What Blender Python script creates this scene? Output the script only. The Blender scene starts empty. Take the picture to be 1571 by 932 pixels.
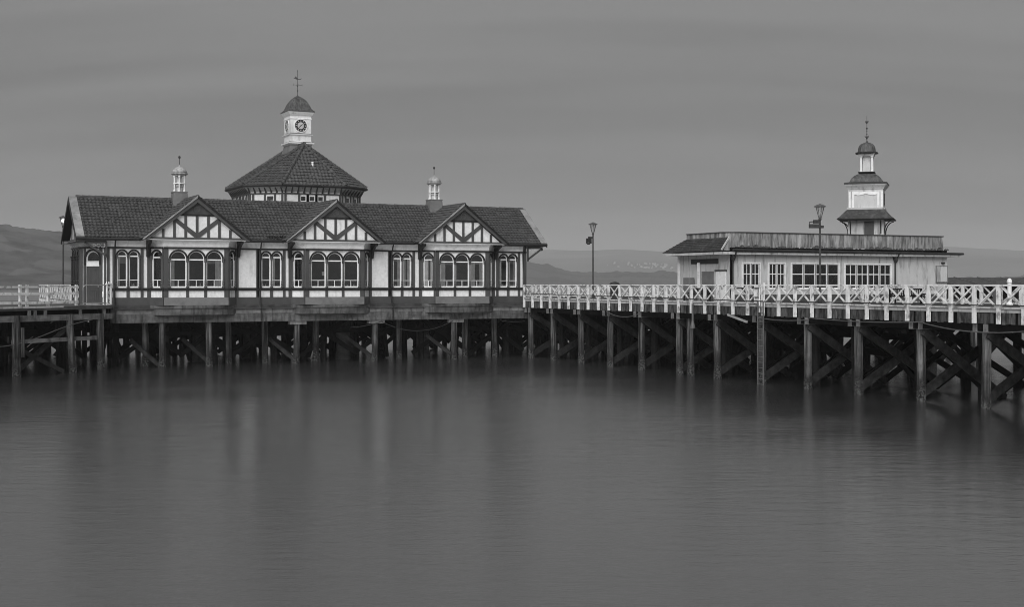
import bpy, bmesh, math, random
from mathutils import Vector, Matrix
from mathutils.geometry import tessellate_polygon
from mathutils import noise as mnoise

random.seed(11)
R = math.radians
scene = bpy.context.scene
COL = scene.collection

# ------------------------------------------------------------------ camera, sky, sun, exposure
CAM = Vector((-48.2, -96.0, 6.0))
HEAD = R(26.02)                       # the view runs 26 degrees to the right of the pier's cross axis
cam = bpy.data.cameras.new('camera'); cam.sensor_width = 36; cam.lens = 46.04
cam.shift_y = -0.0185; cam.clip_start = 0.5; cam.clip_end = 40000
camo = bpy.data.objects.new('camera', cam); COL.objects.link(camo)
camo.location = CAM; camo.rotation_euler = (R(90), 0, -HEAD)
scene.camera = camo

SUN_EL, SUN_FROM = R(38), Vector((-0.62, -0.78, 0)).normalized()
sun = bpy.data.lights.new('sun', 'SUN'); sun.energy = 1.5; sun.angle = R(50); sun.color = (1, 1, 1)
suno = bpy.data.objects.new('sun', sun); COL.objects.link(suno)
sd = -(SUN_FROM * math.cos(SUN_EL) + Vector((0, 0, math.sin(SUN_EL))))
suno.rotation_euler = sd.to_track_quat('-Z', 'Y').to_euler(); suno.location = (-60, -100, 80)

world = bpy.data.worlds.new('World'); scene.world = world; world.use_nodes = True
def build_world():
    nt = world.node_tree; n = nt.nodes; l = nt.links; n.clear()
    out = n.new('ShaderNodeOutputWorld'); bg = n.new('ShaderNodeBackground'); bg.inputs['Strength'].default_value = 0.05
    sky = n.new('ShaderNodeTexSky'); sky.sky_type = 'NISHITA'; sky.sun_disc = False
    sky.sun_elevation = SUN_EL; sky.sun_rotation = math.atan2(SUN_FROM.x, SUN_FROM.y)
    sky.air_density = 1.0; sky.dust_density = 4.0
    bw = n.new('ShaderNodeRGBToBW'); l.new(sky.outputs[0], bw.inputs[0])
    # overcast: long soft streaks of a cloud deck over the grey sky
    tc = n.new('ShaderNodeTexCoord'); sep = n.new('ShaderNodeSeparateXYZ'); l.new(tc.outputs['Generated'], sep.inputs[0])
    az = n.new('ShaderNodeMath'); az.operation = 'MAXIMUM'; az.inputs[1].default_value = 0.0; l.new(sep.outputs['Z'], az.inputs[0])
    ad = n.new('ShaderNodeMath'); ad.operation = 'ADD'; ad.inputs[1].default_value = 0.26; l.new(az.outputs[0], ad.inputs[0])
    dv = n.new('ShaderNodeVectorMath'); dv.operation = 'DIVIDE'
    cmb = n.new('ShaderNodeCombineXYZ')
    for k in range(3): l.new(ad.outputs[0], cmb.inputs[k])
    l.new(tc.outputs['Generated'], dv.inputs[0]); l.new(cmb.outputs[0], dv.inputs[1])
    mr_ = n.new('ShaderNodeMapping'); mr_.inputs['Rotation'].default_value = (0, 0, HEAD + R(1.0)); l.new(dv.outputs[0], mr_.inputs[0])
    mp = n.new('ShaderNodeMapping')
    mp.inputs['Scale'].default_value = (0.26, 1.9, 0.3); mp.inputs['Location'].default_value = (1.21, 7.63, 6.87)
    l.new(mr_.outputs[0], mp.inputs[0])
    nz = n.new('ShaderNodeTexNoise'); nz.inputs['Scale'].default_value = 1.5; nz.inputs['Detail'].default_value = 4.0; nz.inputs['Roughness'].default_value = 0.5
    l.new(mp.outputs[0], nz.inputs[0])
    rmp = n.new('ShaderNodeMapRange'); rmp.inputs[1].default_value = 0.40; rmp.inputs[2].default_value = 0.60
    rmp.inputs[3].default_value = 0.86; rmp.inputs[4].default_value = 1.6; l.new(nz.outputs['Fac'], rmp.inputs[0])
    mx = n.new('ShaderNodeMix'); mx.data_type = 'FLOAT'; mx.inputs[0].default_value = 0.88
    l.new(bw.outputs[0], mx.inputs[2]); l.new(rmp.outputs[0], mx.inputs[3])
    l.new(mx.outputs[0], bg.inputs['Color']); l.new(bg.outputs[0], out.inputs[0])
build_world()
scene.view_settings.view_transform = 'Standard'; scene.view_settings.look = 'None'
scene.view_settings.gamma = 1.0; scene.view_settings.use_curve_mapping = False
scene.view_settings.exposure = 1.2
scene.cycles.use_denoising = True; scene.cycles.filter_width = 0.95
scene.cycles.max_bounces = 8; scene.cycles.volume_bounces = 1; scene.cycles.transparent_max_bounces = 12

# ------------------------------------------------------------------ materials (all neutral: a black and white place)
MATS = {}
def mat(name, base, var=0.25, scale=1.0, stretch=(1, 1, 1), rough=0.7, bump=0.0, dirt=0.0, dirt_val=0.02, dirt_scale=0.6, dirt_stretch=(1, 1, 1), dirt_lo=0.5, dirt_hi=0.62, detail=5.0, spec=0.3):
    m = bpy.data.materials.new(name); m.use_nodes = True; nt = m.node_tree; n = nt.nodes; l = nt.links
    b = n['Principled BSDF']; b.inputs['Roughness'].default_value = rough; b.inputs['Specular IOR Level'].default_value = spec
    g = n.new('ShaderNodeNewGeometry')
    oi = n.new('ShaderNodeObjectInfo')
    def noisen(sc, st, det):
        mp = n.new('ShaderNodeMapping'); mp.inputs['Scale'].default_value = st; l.new(g.outputs['Position'], mp.inputs[0])
        z = n.new('ShaderNodeTexNoise'); z.inputs['Scale'].default_value = sc; z.inputs['Detail'].default_value = det; z.inputs['Roughness'].default_value = 0.62
        l.new(mp.outputs[0], z.inputs[0]); return z
    z = noisen(scale, stretch, detail)
    mr = n.new('ShaderNodeMapRange'); mr.inputs[1].default_value = 0.28; mr.inputs[2].default_value = 0.72
    mr.inputs[3].default_value = base * (1 - var); mr.inputs[4].default_value = base * (1 + var)
    l.new(z.outputs['Fac'], mr.inputs[0])
    val = mr.outputs[0]
    rv = n.new('ShaderNodeMapRange'); rv.inputs[3].default_value = 1 - var * 0.35; rv.inputs[4].default_value = 1 + var * 0.35
    l.new(oi.outputs['Random'], rv.inputs[0])
    mu = n.new('ShaderNodeMath'); mu.operation = 'MULTIPLY'; l.new(val, mu.inputs[0]); l.new(rv.outputs[0], mu.inputs[1]); val = mu.outputs[0]
    if dirt > 0:
        d = noisen(dirt_scale, dirt_stretch, 6.0)
        dr = n.new('ShaderNodeMapRange'); dr.inputs[1].default_value = dirt_lo; dr.inputs[2].default_value = dirt_hi; dr.inputs[3].default_value = 0; dr.inputs[4].default_value = dirt
        l.new(d.outputs['Fac'], dr.inputs[0])
        mx = n.new('ShaderNodeMix'); mx.data_type = 'FLOAT'; l.new(dr.outputs[0], mx.inputs[0]); l.new(val, mx.inputs[2]); mx.inputs[3].default_value = dirt_val
        val = mx.outputs[0]
    l.new(val, b.inputs['Base Color'])
    if bump > 0:
        bp = n.new('ShaderNodeBump'); bp.inputs['Strength'].default_value = bump; bp.inputs['Distance'].default_value = 0.03
        l.new(z.outputs['Fac'], bp.inputs['Height']); l.new(bp.outputs[0], b.inputs['Normal'])
    MATS[name] = m
    return m
mat('white_plaster', 0.70, 0.12, 4.5, rough=0.8, bump=0.2, dirt=0.7, dirt_val=0.24, dirt_scale=1.8, dirt_stretch=(1.6, 1.6, 0.35), dirt_lo=0.52, dirt_hi=0.8)
mat('white_paint', 0.78, 0.10, 3.0, rough=0.55, dirt=0.5, dirt_val=0.25, dirt_scale=2.2, dirt_lo=0.55, dirt_hi=0.75)
mat('rail_paint', 0.68, 0.2, 2.5, rough=0.6, bump=0.2, dirt=0.8, dirt_val=0.10, dirt_scale=3.0, dirt_stretch=(1, 1, 0.6), dirt_lo=0.52, dirt_hi=0.66)
mat('weathered_white', 0.50, 0.14, 1.6, (1, 1, 0.3), rough=0.75, bump=0.2, dirt=0.85, dirt_val=0.12, dirt_scale=2.0, dirt_stretch=(1.5, 1.5, 0.25), dirt_lo=0.53, dirt_hi=0.70)
mat('peeling_board', 0.27, 0.7, 2.0, (1.4, 1.4, 0.18), rough=0.85, bump=0.4, dirt=0.85, dirt_val=0.06, dirt_scale=3.2, dirt_stretch=(1.8, 1.8, 0.35), dirt_lo=0.45, dirt_hi=0.68)
mat('timber_paint', 0.062, 0.16, 2.0, (1, 1, 0.4), rough=0.5, dirt=0.3, dirt_val=0.045, dirt_scale=1.5)
mat('dark_timber_paint', 0.014, 0.2, 2.0, rough=0.5)
mat('grey_paint', 0.16, 0.15, 1.5, rough=0.6, dirt=0.4, dirt_val=0.08, dirt_scale=1.2)
mat('roof_tile', 0.062, 0.5, 4.6, (1, 1, 1), rough=0.75, bump=0.2, dirt=0.35, dirt_val=0.16, dirt_scale=0.9, dirt_lo=0.55, dirt_hi=0.75)
mat('slate', 0.05, 0.4, 4.0, rough=0.7, bump=0.3, dirt=0.4, dirt_val=0.12, dirt_scale=2.0)
mat('lead', 0.27, 0.25, 1.8, (1, 1, 0.6), rough=0.6, bump=0.2, dirt=0.5, dirt_val=0.12, dirt_scale=1.2)
mat('dome_copper', 0.10, 0.8, 2.2, (2.5, 2.5, 0.2), rough=0.55, bump=0.15, dirt=0.6, dirt_val=0.035, dirt_scale=3.0, dirt_stretch=(3, 3, 0.25))
mat('pale_dome', 0.36, 0.35, 4.0, (1.5, 1.5, 0.5), rough=0.6, dirt=0.6, dirt_val=0.12, dirt_scale=4.0)
mat('old_beam', 0.17, 0.5, 1.6, (0.5, 0.5, 1.6), rough=0.85, bump=0.5, dirt=0.8, dirt_val=0.025, dirt_scale=1.5, dirt_stretch=(1.6, 1.6, 0.5), dirt_lo=0.48, dirt_hi=0.7)
mat('stained_beam', 0.095, 0.6, 1.6, (0.6, 0.6, 1.2), rough=0.85, bump=0.5, dirt=0.85, dirt_val=0.02, dirt_scale=2.0, dirt_stretch=(1.8, 1.8, 0.4), dirt_lo=0.45, dirt_hi=0.66)
mat('stone_ledge', 0.06, 0.5, 2.0, (0.7, 0.7, 1.8), rough=0.9, bump=0.5, dirt=0.7, dirt_val=0.02, dirt_scale=1.1)
mat('fascia_board', 0.075, 0.75, 2.4, (1.4, 1.4, 0.3), rough=0.9, bump=0.4, dirt=0.9, dirt_val=0.012, dirt_scale=2.6, dirt_stretch=(1.6, 1.6, 0.5), dirt_lo=0.45, dirt_hi=0.62)
mat('blind', 0.28, 0.2, 2.0, rough=0.9)
mat('deck_board', 0.07, 0.4, 2.0, rough=0.85, bump=0.4)
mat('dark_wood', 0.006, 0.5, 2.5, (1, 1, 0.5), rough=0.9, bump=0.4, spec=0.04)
mat('shaded_pile', 0.016, 0.7, 2.0, (1.5, 1.5, 0.3), rough=0.9, bump=0.4, spec=0.05, dirt=0.5, dirt_val=0.05, dirt_scale=3.0, dirt_lo=0.58, dirt_hi=0.7)  # dark copy for inner piles: shade under the deck put into the colour
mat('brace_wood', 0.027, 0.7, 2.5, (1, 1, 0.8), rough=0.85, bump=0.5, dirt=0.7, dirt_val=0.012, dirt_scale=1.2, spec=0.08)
mat('iron', 0.03, 0.3, 3.0, rough=0.5)
mat('grey_iron', 0.10, 0.3, 3.0, rough=0.5)
mat('lamp_paint', 0.055, 0.3, 3.0, rough=0.5)
mat('galvanised', 0.30, 0.2, 3.0, rough=0.45)
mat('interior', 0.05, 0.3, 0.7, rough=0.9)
mat('curtain', 0.75, 0.15, 3.0, rough=0.9)
mat('house_white', 0.26, 0.1, 1.0, rough=0.8)
mat('weed', 0.05, 0.5, 8.0, rough=0.8)
mat('clock_black', 0.012, 0.1, 1.0, rough=0.4)

def pile_material():
    m = bpy.data.materials.new('pile_wood'); m.use_nodes = True; nt = m.node_tree; n = nt.nodes; l = nt.links
    b = n['Principled BSDF']; g = n.new('ShaderNodeNewGeometry'); sp = n.new('ShaderNodeSeparateXYZ'); l.new(g.outputs['Position'], sp.inputs[0])
    oi = n.new('ShaderNodeObjectInfo')
    def nz(sc, st, det=6):
        mp = n.new('ShaderNodeMapping'); mp.inputs['Scale'].default_value = st; l.new(g.outputs['Position'], mp.inputs[0])
        z = n.new('ShaderNodeTexNoise'); z.inputs['Scale'].default_value = sc; z.inputs['Detail'].default_value = det; z.inputs['Roughness'].default_value = 0.65
        l.new(mp.outputs[0], z.inputs[0]); return z.outputs['Fac']
    def mr(src, a, c, d, e):
        q = n.new('ShaderNodeMapRange'); q.inputs[1].default_value = a; q.inputs[2].default_value = c; q.inputs[3].default_value = d; q.inputs[4].default_value = e
        l.new(src, q.inputs[0]); return q.outputs[0]
    def mth(op, a, c):
        q = n.new('ShaderNodeMath'); q.operation = op
        for k, v in enumerate((a, c)):
            if isinstance(v, (int, float)): q.inputs[k].default_value = v
            else: l.new(v, q.inputs[k])
        return q.outputs[0]
    def mix(f, a, c):
        q = n.new('ShaderNodeMix'); q.data_type = 'FLOAT'
        for k, v in ((0, f), (2, a), (3, c)):
            if isinstance(v, (int, float)): q.inputs[k].default_value = v
            else: l.new(v, q.inputs[k])
        return q.outputs[0]
    grain = nz(2.6, (2.4, 2.4, 0.09)); wear = nz(1.4, (1, 1, 0.5)); fine = nz(9.0, (1, 1, 1))
    dry = mth('MULTIPLY', mr(grain, 0.40, 0.64, 0.012, 0.17), mr(oi.outputs['Random'], 0, 1, 0.75, 1.15))
    dry = mth('MULTIPLY', dry, mr(wear, 0.3, 0.7, 0.6, 1.25))
    wet = mr(fine, 0.42, 0.64, 0.006, 0.10)                      # barnacle-crusted foot
    zz = mth('ADD', sp.outputs['Z'], mr(wear, 0.2, 0.8, -0.9, 0.9))
    mid = mr(zz, 0.8, 2.2, 0.0, 1.0)
    weed = mr(fine, 0.3, 0.7, 0.008, 0.03)                          # weed band between foot and dry timber
    low = mr(zz, 0.35, 0.8, 0.0, 1.0)
    col = mix(low, wet, mix(mid, weed, dry))
    l.new(col, b.inputs['Base Color']); b.inputs['Roughness'].default_value = 0.85; b.inputs['Specular IOR Level'].default_value = 0.2
    bp = n.new('ShaderNodeBump'); bp.inputs['Strength'].default_value = 0.7; bp.inputs['Distance'].default_value = 0.05
    l.new(mth('ADD', grain, fine), bp.inputs['Height']); l.new(bp.outputs[0], b.inputs['Normal'])
    MATS['pile_wood'] = m
pile_material()

def glass_material():
    m = bpy.data.materials.new('window_glass'); m.use_nodes = True; nt = m.node_tree; n = nt.nodes; l = nt.links
    n.clear(); out = n.new('ShaderNodeOutputMaterial'); mx = n.new('ShaderNodeMixShader')
    tr = n.new('ShaderNodeBsdfTransparent'); tr.inputs[0].default_value = (0.93, 0.93, 0.93, 1)
    gl = n.new('ShaderNodeBsdfGlossy'); gl.inputs['Roughness'].default_value = 0.06; gl.inputs['Color'].default_value = (0.9, 0.9, 0.9, 1)
    fr = n.new('ShaderNodeFresnel'); fr.inputs['IOR'].default_value = 1.75
    l.new(fr.outputs[0], mx.inputs[0]); l.new(tr.outputs[0], mx.inputs[1]); l.new(gl.outputs[0], mx.inputs[2]); l.new(mx.outputs[0], out.inputs[0])
    MATS['window_glass'] = m
    m = bpy.data.materials.new('lamp_light'); m.use_nodes = True; b = m.node_tree.nodes['Principled BSDF']
    b.inputs['Emission Color'].default_value = (1, 1, 1, 1); b.inputs['Emission Strength'].default_value = 1.0; b.inputs['Base Color'].default_value = (0.8, 0.8, 0.8, 1)
    MATS['lamp_light'] = m
    m = bpy.data.materials.new('lantern_glass'); m.use_nodes = True; b = m.node_tree.nodes['Principled BSDF']
    b.inputs['Base Color'].default_value = (0.45, 0.45, 0.45, 1); b.inputs['Roughness'].default_value = 0.2; b.inputs['Alpha'].default_value = 0.35
    MATS['lantern_glass'] = m
glass_material()

def water_material():
    m = bpy.data.materials.new('water'); m.use_nodes = True; nt = m.node_tree; n = nt.nodes; l = nt.links
    b = n['Principled BSDF']; b.inputs['Base Color'].default_value = (0.014, 0.014, 0.014, 1); b.inputs['IOR'].default_value = 2.5
    b.inputs['Roughness'].default_value = 0.22
    g = n.new('ShaderNodeNewGeometry')
    hs = []
    for sc, st, rot in ((1.5, (0.45, 1.1, 1), HEAD), (5.0, (0.4, 1.1, 1), HEAD + 0.12), (0.10, (0.5, 1.3, 1), HEAD - 0.2)):
        mp = n.new('ShaderNodeMapping'); mp.vector_type = 'TEXTURE'; mp.inputs['Rotation'].default_value = (0, 0, -rot); l.new(g.outputs['Position'], mp.inputs[0])
        mp2 = n.new('ShaderNodeMapping'); mp2.inputs['Scale'].default_value = st; l.new(mp.outputs[0], mp2.inputs[0])
        z = n.new('ShaderNodeTexNoise'); z.inputs['Scale'].default_value = sc; z.inputs['Detail'].default_value = 4; z.inputs['Roughness'].default_value = 0.6
        l.new(mp2.outputs[0], z.inputs[0]); hs.append(z.outputs['Fac'])
    a = n.new('ShaderNodeMath'); a.operation = 'MULTIPLY_ADD'; a.inputs[1].default_value = 0.25; l.new(hs[1], a.inputs[0]); l.new(hs[0], a.inputs[2])
    bp = n.new('ShaderNodeBump'); bp.inputs['Strength'].default_value = 1.0; bp.inputs['Distance'].default_value = 0.022
    l.new(a.outputs[0], bp.inputs['Height']); l.new(bp.outputs[0], b.inputs['Normal'])
    rr = n.new('ShaderNodeMapRange'); rr.inputs[1].default_value = 0.3; rr.inputs[2].default_value = 0.7; rr.inputs[3].default_value = 0.18; rr.inputs[4].default_value = 0.24
    l.new(hs[2], rr.inputs[0]); l.new(rr.outputs[0], b.inputs['Roughness'])
    gl = n.new('ShaderNodeBsdfGlossy'); gl.inputs['Color'].default_value = (0.9, 0.9, 0.9, 1); l.new(rr.outputs[0], gl.inputs['Roughness']); l.new(bp.outputs[0], gl.inputs['Normal'])
    ms = n.new('ShaderNodeMixShader'); ms.inputs[0].default_value = 0.34; l.new(b.outputs[0], ms.inputs[1]); l.new(gl.outputs[0], ms.inputs[2]); l.new(ms.outputs[0], n['Material Output'].inputs['Surface'])
    MATS['water'] = m
water_material()

def hill_material(name, lo, hi, sc):
    m = bpy.data.materials.new(name); m.use_nodes = True; nt = m.node_tree; n = nt.nodes; l = nt.links
    b = n['Principled BSDF']; b.inputs['Roughness'].default_value = 0.95; b.inputs['Specular IOR Level'].default_value = 0.0
    g = n.new('ShaderNodeNewGeometry')
    z = n.new('ShaderNodeTexNoise'); z.inputs['Scale'].default_value = sc; z.inputs['Detail'].default_value = 7; z.inputs['Roughness'].default_value = 0.7; l.new(g.outputs['Position'], z.inputs[0])
    z2 = n.new('ShaderNodeTexVoronoi'); z2.inputs['Scale'].default_value = sc * 0.8; l.new(g.outputs['Position'], z2.inputs[0])
    r = n.new('ShaderNodeMapRange'); r.inputs[1].default_value = 0.35; r.inputs[2].default_value = 0.65; r.inputs[3].default_value = lo; r.inputs[4].default_value = hi; l.new(z.outputs['Fac'], r.inputs[0])
    f = n.new('ShaderNodeMapRange'); f.inputs[1].default_value = 0.74; f.inputs[2].default_value = 0.82; f.inputs[3].default_value = 0.0; f.inputs[4].default_value = 0.4
    sx = n.new('ShaderNodeSeparateColor'); l.new(z2.outputs['Color'], sx.inputs[0]); l.new(sx.outputs[0], f.inputs[0])
    mx = n.new('ShaderNodeMix'); mx.data_type = 'FLOAT'; l.new(f.outputs[0], mx.inputs[0]); l.new(r.outputs[0], mx.inputs[2]); mx.inputs[3].default_value = hi * 1.7
    l.new(mx.outputs[0], b.inputs['Base Color']); MATS[name] = m
hill_material('near_hill', 0.006, 0.075, 0.022)
hill_material('wooded_hill', 0.012, 0.05, 0.012)
hill_material('far_hill', 0.07, 0.13, 0.0016)  # pale and low in contrast: some of the haze is put into this colour

# ------------------------------------------------------------------ helpers
class Fr:                               # a local frame: u along a wall, d outwards, z up
    def __init__(s, o=(0, 0, 0), ang=0.0):
        s.o = Vector(o); s.u = Vector((math.cos(ang), math.sin(ang), 0)); s.d = Vector((math.sin(ang), -math.cos(ang), 0))
    def __call__(s, p):
        return s.o + s.u * p[0] + s.d * p[1] + Vector((0, 0, p[2]))
class WorldFr:
    def __call__(s, p): return Vector(p)
W = WorldFr()

class MB:
    def __init__(s, fr=W): s.v = []; s.f = []; s.fr = fr
    def add(s, vs, fs):
        o = len(s.v); s.v += [s.fr(p) for p in vs]; s.f += [tuple(i + o for i in f) for f in fs]; return s
    def box(s, a0, a1, b0, b1, c0, c1):
        return s.add([(a0, b0, c0), (a1, b0, c0), (a1, b1, c0), (a0, b1, c0), (a0, b0, c1), (a1, b0, c1), (a1, b1, c1), (a0, b1, c1)],
                     [(0, 3, 2, 1), (4, 5, 6, 7), (0, 1, 5, 4), (1, 2, 6, 5), (2, 3, 7, 6), (3, 0, 4, 7)])
    def beam(s, p, q, w, h, up=(0, 0, 1)):
        p, q = Vector(p), Vector(q); t = (q - p).normalized(); up = Vector(up)
        side = t.cross(up)
        if side.length < 1e-4: side = t.cross(Vector((1, 0, 0)))
        side.normalize(); up2 = side.cross(t).normalized()
        vs = []
        for e in (p, q):
            for a, b in ((-1, -1), (1, -1), (1, 1), (-1, 1)): vs.append(e + side * (a * w / 2) + up2 * (b * h / 2))
        return s.add(vs, [(3, 2, 1, 0), (4, 5, 6, 7), (0, 1, 5, 4), (1, 2, 6, 5), (2, 3, 7, 6), (3, 0, 4, 7)])
    def plate(s, outer, holes=(), d0=0.0, d1=-0.1):      # polygon in (u,z) with holes, thick along d
        loops = [list(outer)] + [list(h) for h in holes]
        pts = [p for lp in loops for p in lp]; N = len(pts)
        tris = tessellate_polygon([[Vector((p[0], p[1], 0)) for p in lp] for lp in loops])
        vs = [(p[0], d0, p[1]) for p in pts] + [(p[0], d1, p[1]) for p in pts]
        fs = []
        for t in tris: fs.append(tuple(t)); fs.append(tuple(i + N for i in reversed(t)))
        k = 0
        for lp in loops:
            m = len(lp)
            for i in range(m):
                a, b = k + i, k + (i + 1) % m; fs.append((a, b, b + N, a + N))
            k += m
        return s.add(vs, fs)
    def tube(s, pts, r, n=6):
        pts = [Vector(p) for p in pts]; vs = []; fs = []
        for i, p in enumerate(pts):
            t = (pts[min(i + 1, len(pts) - 1)] - pts[max(i - 1, 0)]).normalized()
            a = t.cross(Vector((0, 0, 1)))
            if a.length < 1e-3: a = t.cross(Vector((0, 1, 0)))
            a.normalize(); b = t.cross(a)
            rr = r[i] if isinstance(r, (list, tuple)) else r
            for k in range(n):
                th = 2 * math.pi * k / n; vs.append(p + a * math.cos(th) * rr + b * math.sin(th) * rr)
        for i in range(len(pts) - 1):
            for k in range(n):
                a, b = i * n + k, i * n + (k + 1) % n; fs.append((a, b, b + n, a + n))
        fs.append(tuple(range(n))[::-1]); fs.append(tuple(range((len(pts) - 1) * n, len(pts) * n)))
        return s.add(vs, fs)
    def lathe(s, c, prof, n=10, rot=0.0, fn=None):         # prof: list of (r, z)
        vs = []; fs = []
        for r, z in prof:
            for k in range(n):
                th = 2 * math.pi * k / n + rot; vs.append((c[0] + r * math.cos(th), c[1] + r * math.sin(th), c[2] + z))
        for i in range(len(prof) - 1):
            for k in range(n):
                a, b = i * n + k, i * n + (k + 1) % n; fs.append((a, b, b + n, a + n))
        fs.append(tuple(range(n))[::-1]); fs.append(tuple(range((len(prof) - 1) * n, len(prof) * n)))
        return s.add(vs, fs)
    def mesh(s, name, smooth=False):
        me = bpy.data.meshes.new(name); me.from_pydata([tuple(v) for v in s.v], [], s.f)
        bm = bmesh.new(); bm.from_mesh(me); bmesh.ops.recalc_face_normals(bm, faces=bm.faces); bm.to_mesh(me); bm.free()
        if smooth:
            for p in me.polygons: p.use_smooth = True
        return me
    def build(s, name, m, parent=None, smooth=False):
        me = s.mesh(name, smooth); return link(name, me, m, parent)

def link(name, me, m, parent=None, loc=None, rz=0.0):
    if m is not None and not me.materials: me.materials.append(MATS[m] if isinstance(m, str) else m)
    o = bpy.data.objects.new(name, me); COL.objects.link(o)
    if loc is not None: o.location = loc
    if rz: o.rotation_euler.z = rz
    if parent is not None:
        o.parent = parent
        if parent.type == 'EMPTY': o.matrix_parent_inverse = Matrix.Translation(-parent.location)
    return o
def tag(o, label=None, cat=None, group=None, kind=None):
    if label: o['label'] = label
    if cat: o['category'] = cat
    if group: o['group'] = group
    if kind: o['kind'] = kind
    return o
def thing(name, label, cat, loc, group=None):
    o = bpy.data.objects.new(name, None); COL.objects.link(o); o.location = loc; o.empty_display_size = 0.3
    return tag(o, label, cat, group)

def arch(uc, w, z0, zt, n=10):
    r = w / 2; zs = zt - r
    p = [(uc - r, z0)]
    for i in range(n + 1):
        a = math.pi * (1 - i / n); p.append((uc + r * math.cos(a), zs + r * math.sin(a)))
    p.append((uc + r, z0)); return p
def rect(u0, u1, z0, z1): return [(u0, z0), (u1, z0), (u1, z1), (u0, z1)]

DECK = 4.75

# ------------------------------------------------------------------ water and hills
def build_water():
    m = MB(); m.add([(-9000, -3000, 0), (13000, -3000, 0), (13000, 13000, 0), (-9000, 13000, 0)], [(0, 1, 2, 3)])
    o = m.build('water', 'water'); tag(o, kind='structure')
build_water()
def heading(px): return HEAD + math.atan((px - 785.5) / 2009.0)
def interp(tab, x):
    if x <= tab[0][0]: return tab[0][1]
    for (a, b), (c, d) in zip(tab, tab[1:]):
        if x <= c:
            t = (x - a) / (c - a); t = t * t * (3 - 2 * t); return b + (d - b) * t
    return tab[-1][1]
HILLS = {}
def hill(name, m, tab, r0, r1, px0, px1, nc, nr, amp, tree, key):
    """tab: crest elevation (metres above the eye per 2009 m) along the compass"""
    rc = r0 + (r1 - r0) * 0.62
    def height(px, r):
        t = (r - r0) / (rc - r0)
        prof = math.sin(min(max(t, 0), 1) * math.pi / 2) ** 1.15 if r < rc else math.cos((r - rc) / (r1 - rc) * math.pi / 2)
        h = heading(px); x, y = math.sin(h) * r, math.cos(h) * r
        crest = interp(tab, px) * rc / 2009.0
        f = 1 + amp * mnoise.fractal(Vector((x, y, 3.3)) * (2.2 / (r1 - r0)) * 2, 1.0, 2.0, 4)
        z = crest * prof * f - 3.0
        if tree: z += tree * max(0, mnoise.noise(Vector((x, y, 0)) / (tree * 4.0)) * 0.7 + 0.55 * mnoise.noise(Vector((x, y, 7)) / (tree * 1.6))) * min(1, prof * 3)
        return z
    HILLS[key] = height
    vs = []; fs = []
    for i in range(nc + 1):
        px = px0 + (px1 - px0) * i / nc; h = heading(px)
        for j in range(nr + 1):
            r = r0 + (r1 - r0) * j / nr
            vs.append((CAM.x + math.sin(h) * r, CAM.y + math.cos(h) * r, height(px, r)))
    for i in range(nc):
        for j in range(nr):
            a = i * (nr + 1) + j; fs.append((a, a + nr + 1, a + nr + 2, a + 1))
    mb = MB(); mb.v = [Vector(v) for v in vs]; mb.f = fs
    o = mb.build(name, m, smooth=True); tag(o, kind='structure')
hill('hill', 'near_hill', [(-900, 60), (-300, 80), (0, 89), (60, 84), (110, 79), (200, 62), (330, 30), (470, 4), (520, 0)], 1500, 2700, -900, 520, 520, 60, 0.035, 8.0, 'left')
hill('wooded_headland', 'wooded_hill', [(560, 0), (640, 22), (740, 38), (808, 38), (835, 33), (865, 26), (900, 22), (960, 23), (1010, 24), (1060, 20), (1150, 12), (1300, 10), (1450, 11), (1520, 14), (1600, 17), (1900, 30), (2300, 30)], 2600, 3600, 560, 2300, 620, 40, 0.06, 11.0, 'mid')
hill('far_hill', 'far_hill', [(-800, 30), (300, 30), (700, 42), (860, 50), (960, 53), (1050, 50), (1200, 48), (1350, 50), (1500, 52), (1600, 50), (2000, 70), (2500, 60)], 4200, 9000, -800, 2500, 300, 40, 0.16, 0, 'far')
def far_town():
    rng = random.Random(5); m = MB()
    spots = [(rng.gauss(1000, 30), rng.uniform(5020, 5280)) for _ in range(48)]
    for px, r in spots:
        h = heading(px); x, y = CAM.x + math.sin(h) * r, CAM.y + math.cos(h) * r; z = HILLS['far'](px, r) - 0.5
        w, d, hh = rng.uniform(1.8, 4), rng.uniform(2.5, 4), rng.uniform(2.5, 4)
        m.fr = Fr((x, y, z), -h + rng.uniform(-0.5, 0.5))
        m.box(-w, w, -d, d, 0, hh)
        m.add([(-w, -d, hh), (w, -d, hh), (w, d, hh), (-w, d, hh), (-w, 0, hh + 3.5), (w, 0, hh + 3.5)], [(0, 1, 5, 4), (2, 3, 4, 5), (1, 2, 5), (3, 0, 4)])
    m.fr = W
    o = m.build('far_town', 'house_white'); tag(o, 'specks of pale houses on the hazy far shore', 'town', kind='stuff')
far_town()

# ------------------------------------------------------------------ piles, shared meshes
PILES = []
for k in range(4):
    rng = random.Random(40 + k); m = MB(); n = 8; prof = []
    vs = []; fs = []; H0, H1, seg = -1.6, 4.0, 9
    for i in range(seg + 1):
        t = i / seg; z = H0 + (H1 - H0) * t
        swell = 1.10 if z < 0.6 else 1.0
        for j in range(n):
            a = 2 * math.pi * (j + 0.5) / n
            sq = 1 / max(abs(math.cos(a)), abs(math.sin(a)))
            r = 0.235 * (0.82 * sq + 0.10) * swell * (1 + rng.uniform(-0.05, 0.05))
            vs.append((r * math.cos(a) + 0.03 * math.sin(t * 2 + k), r * math.sin(a), z))
    for i in range(seg):
        for j in range(n):
            a, b = i * n + j, i * n + (j + 1) % n; fs.append((a, b, b + n, a + n))
    fs.append(tuple(range(seg * n, seg * n + n)))
    m.add(vs, fs); me = m.mesh('pile'); me.materials.append(MATS['pile_wood']); PILES.append(me)
SHADED = []
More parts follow.
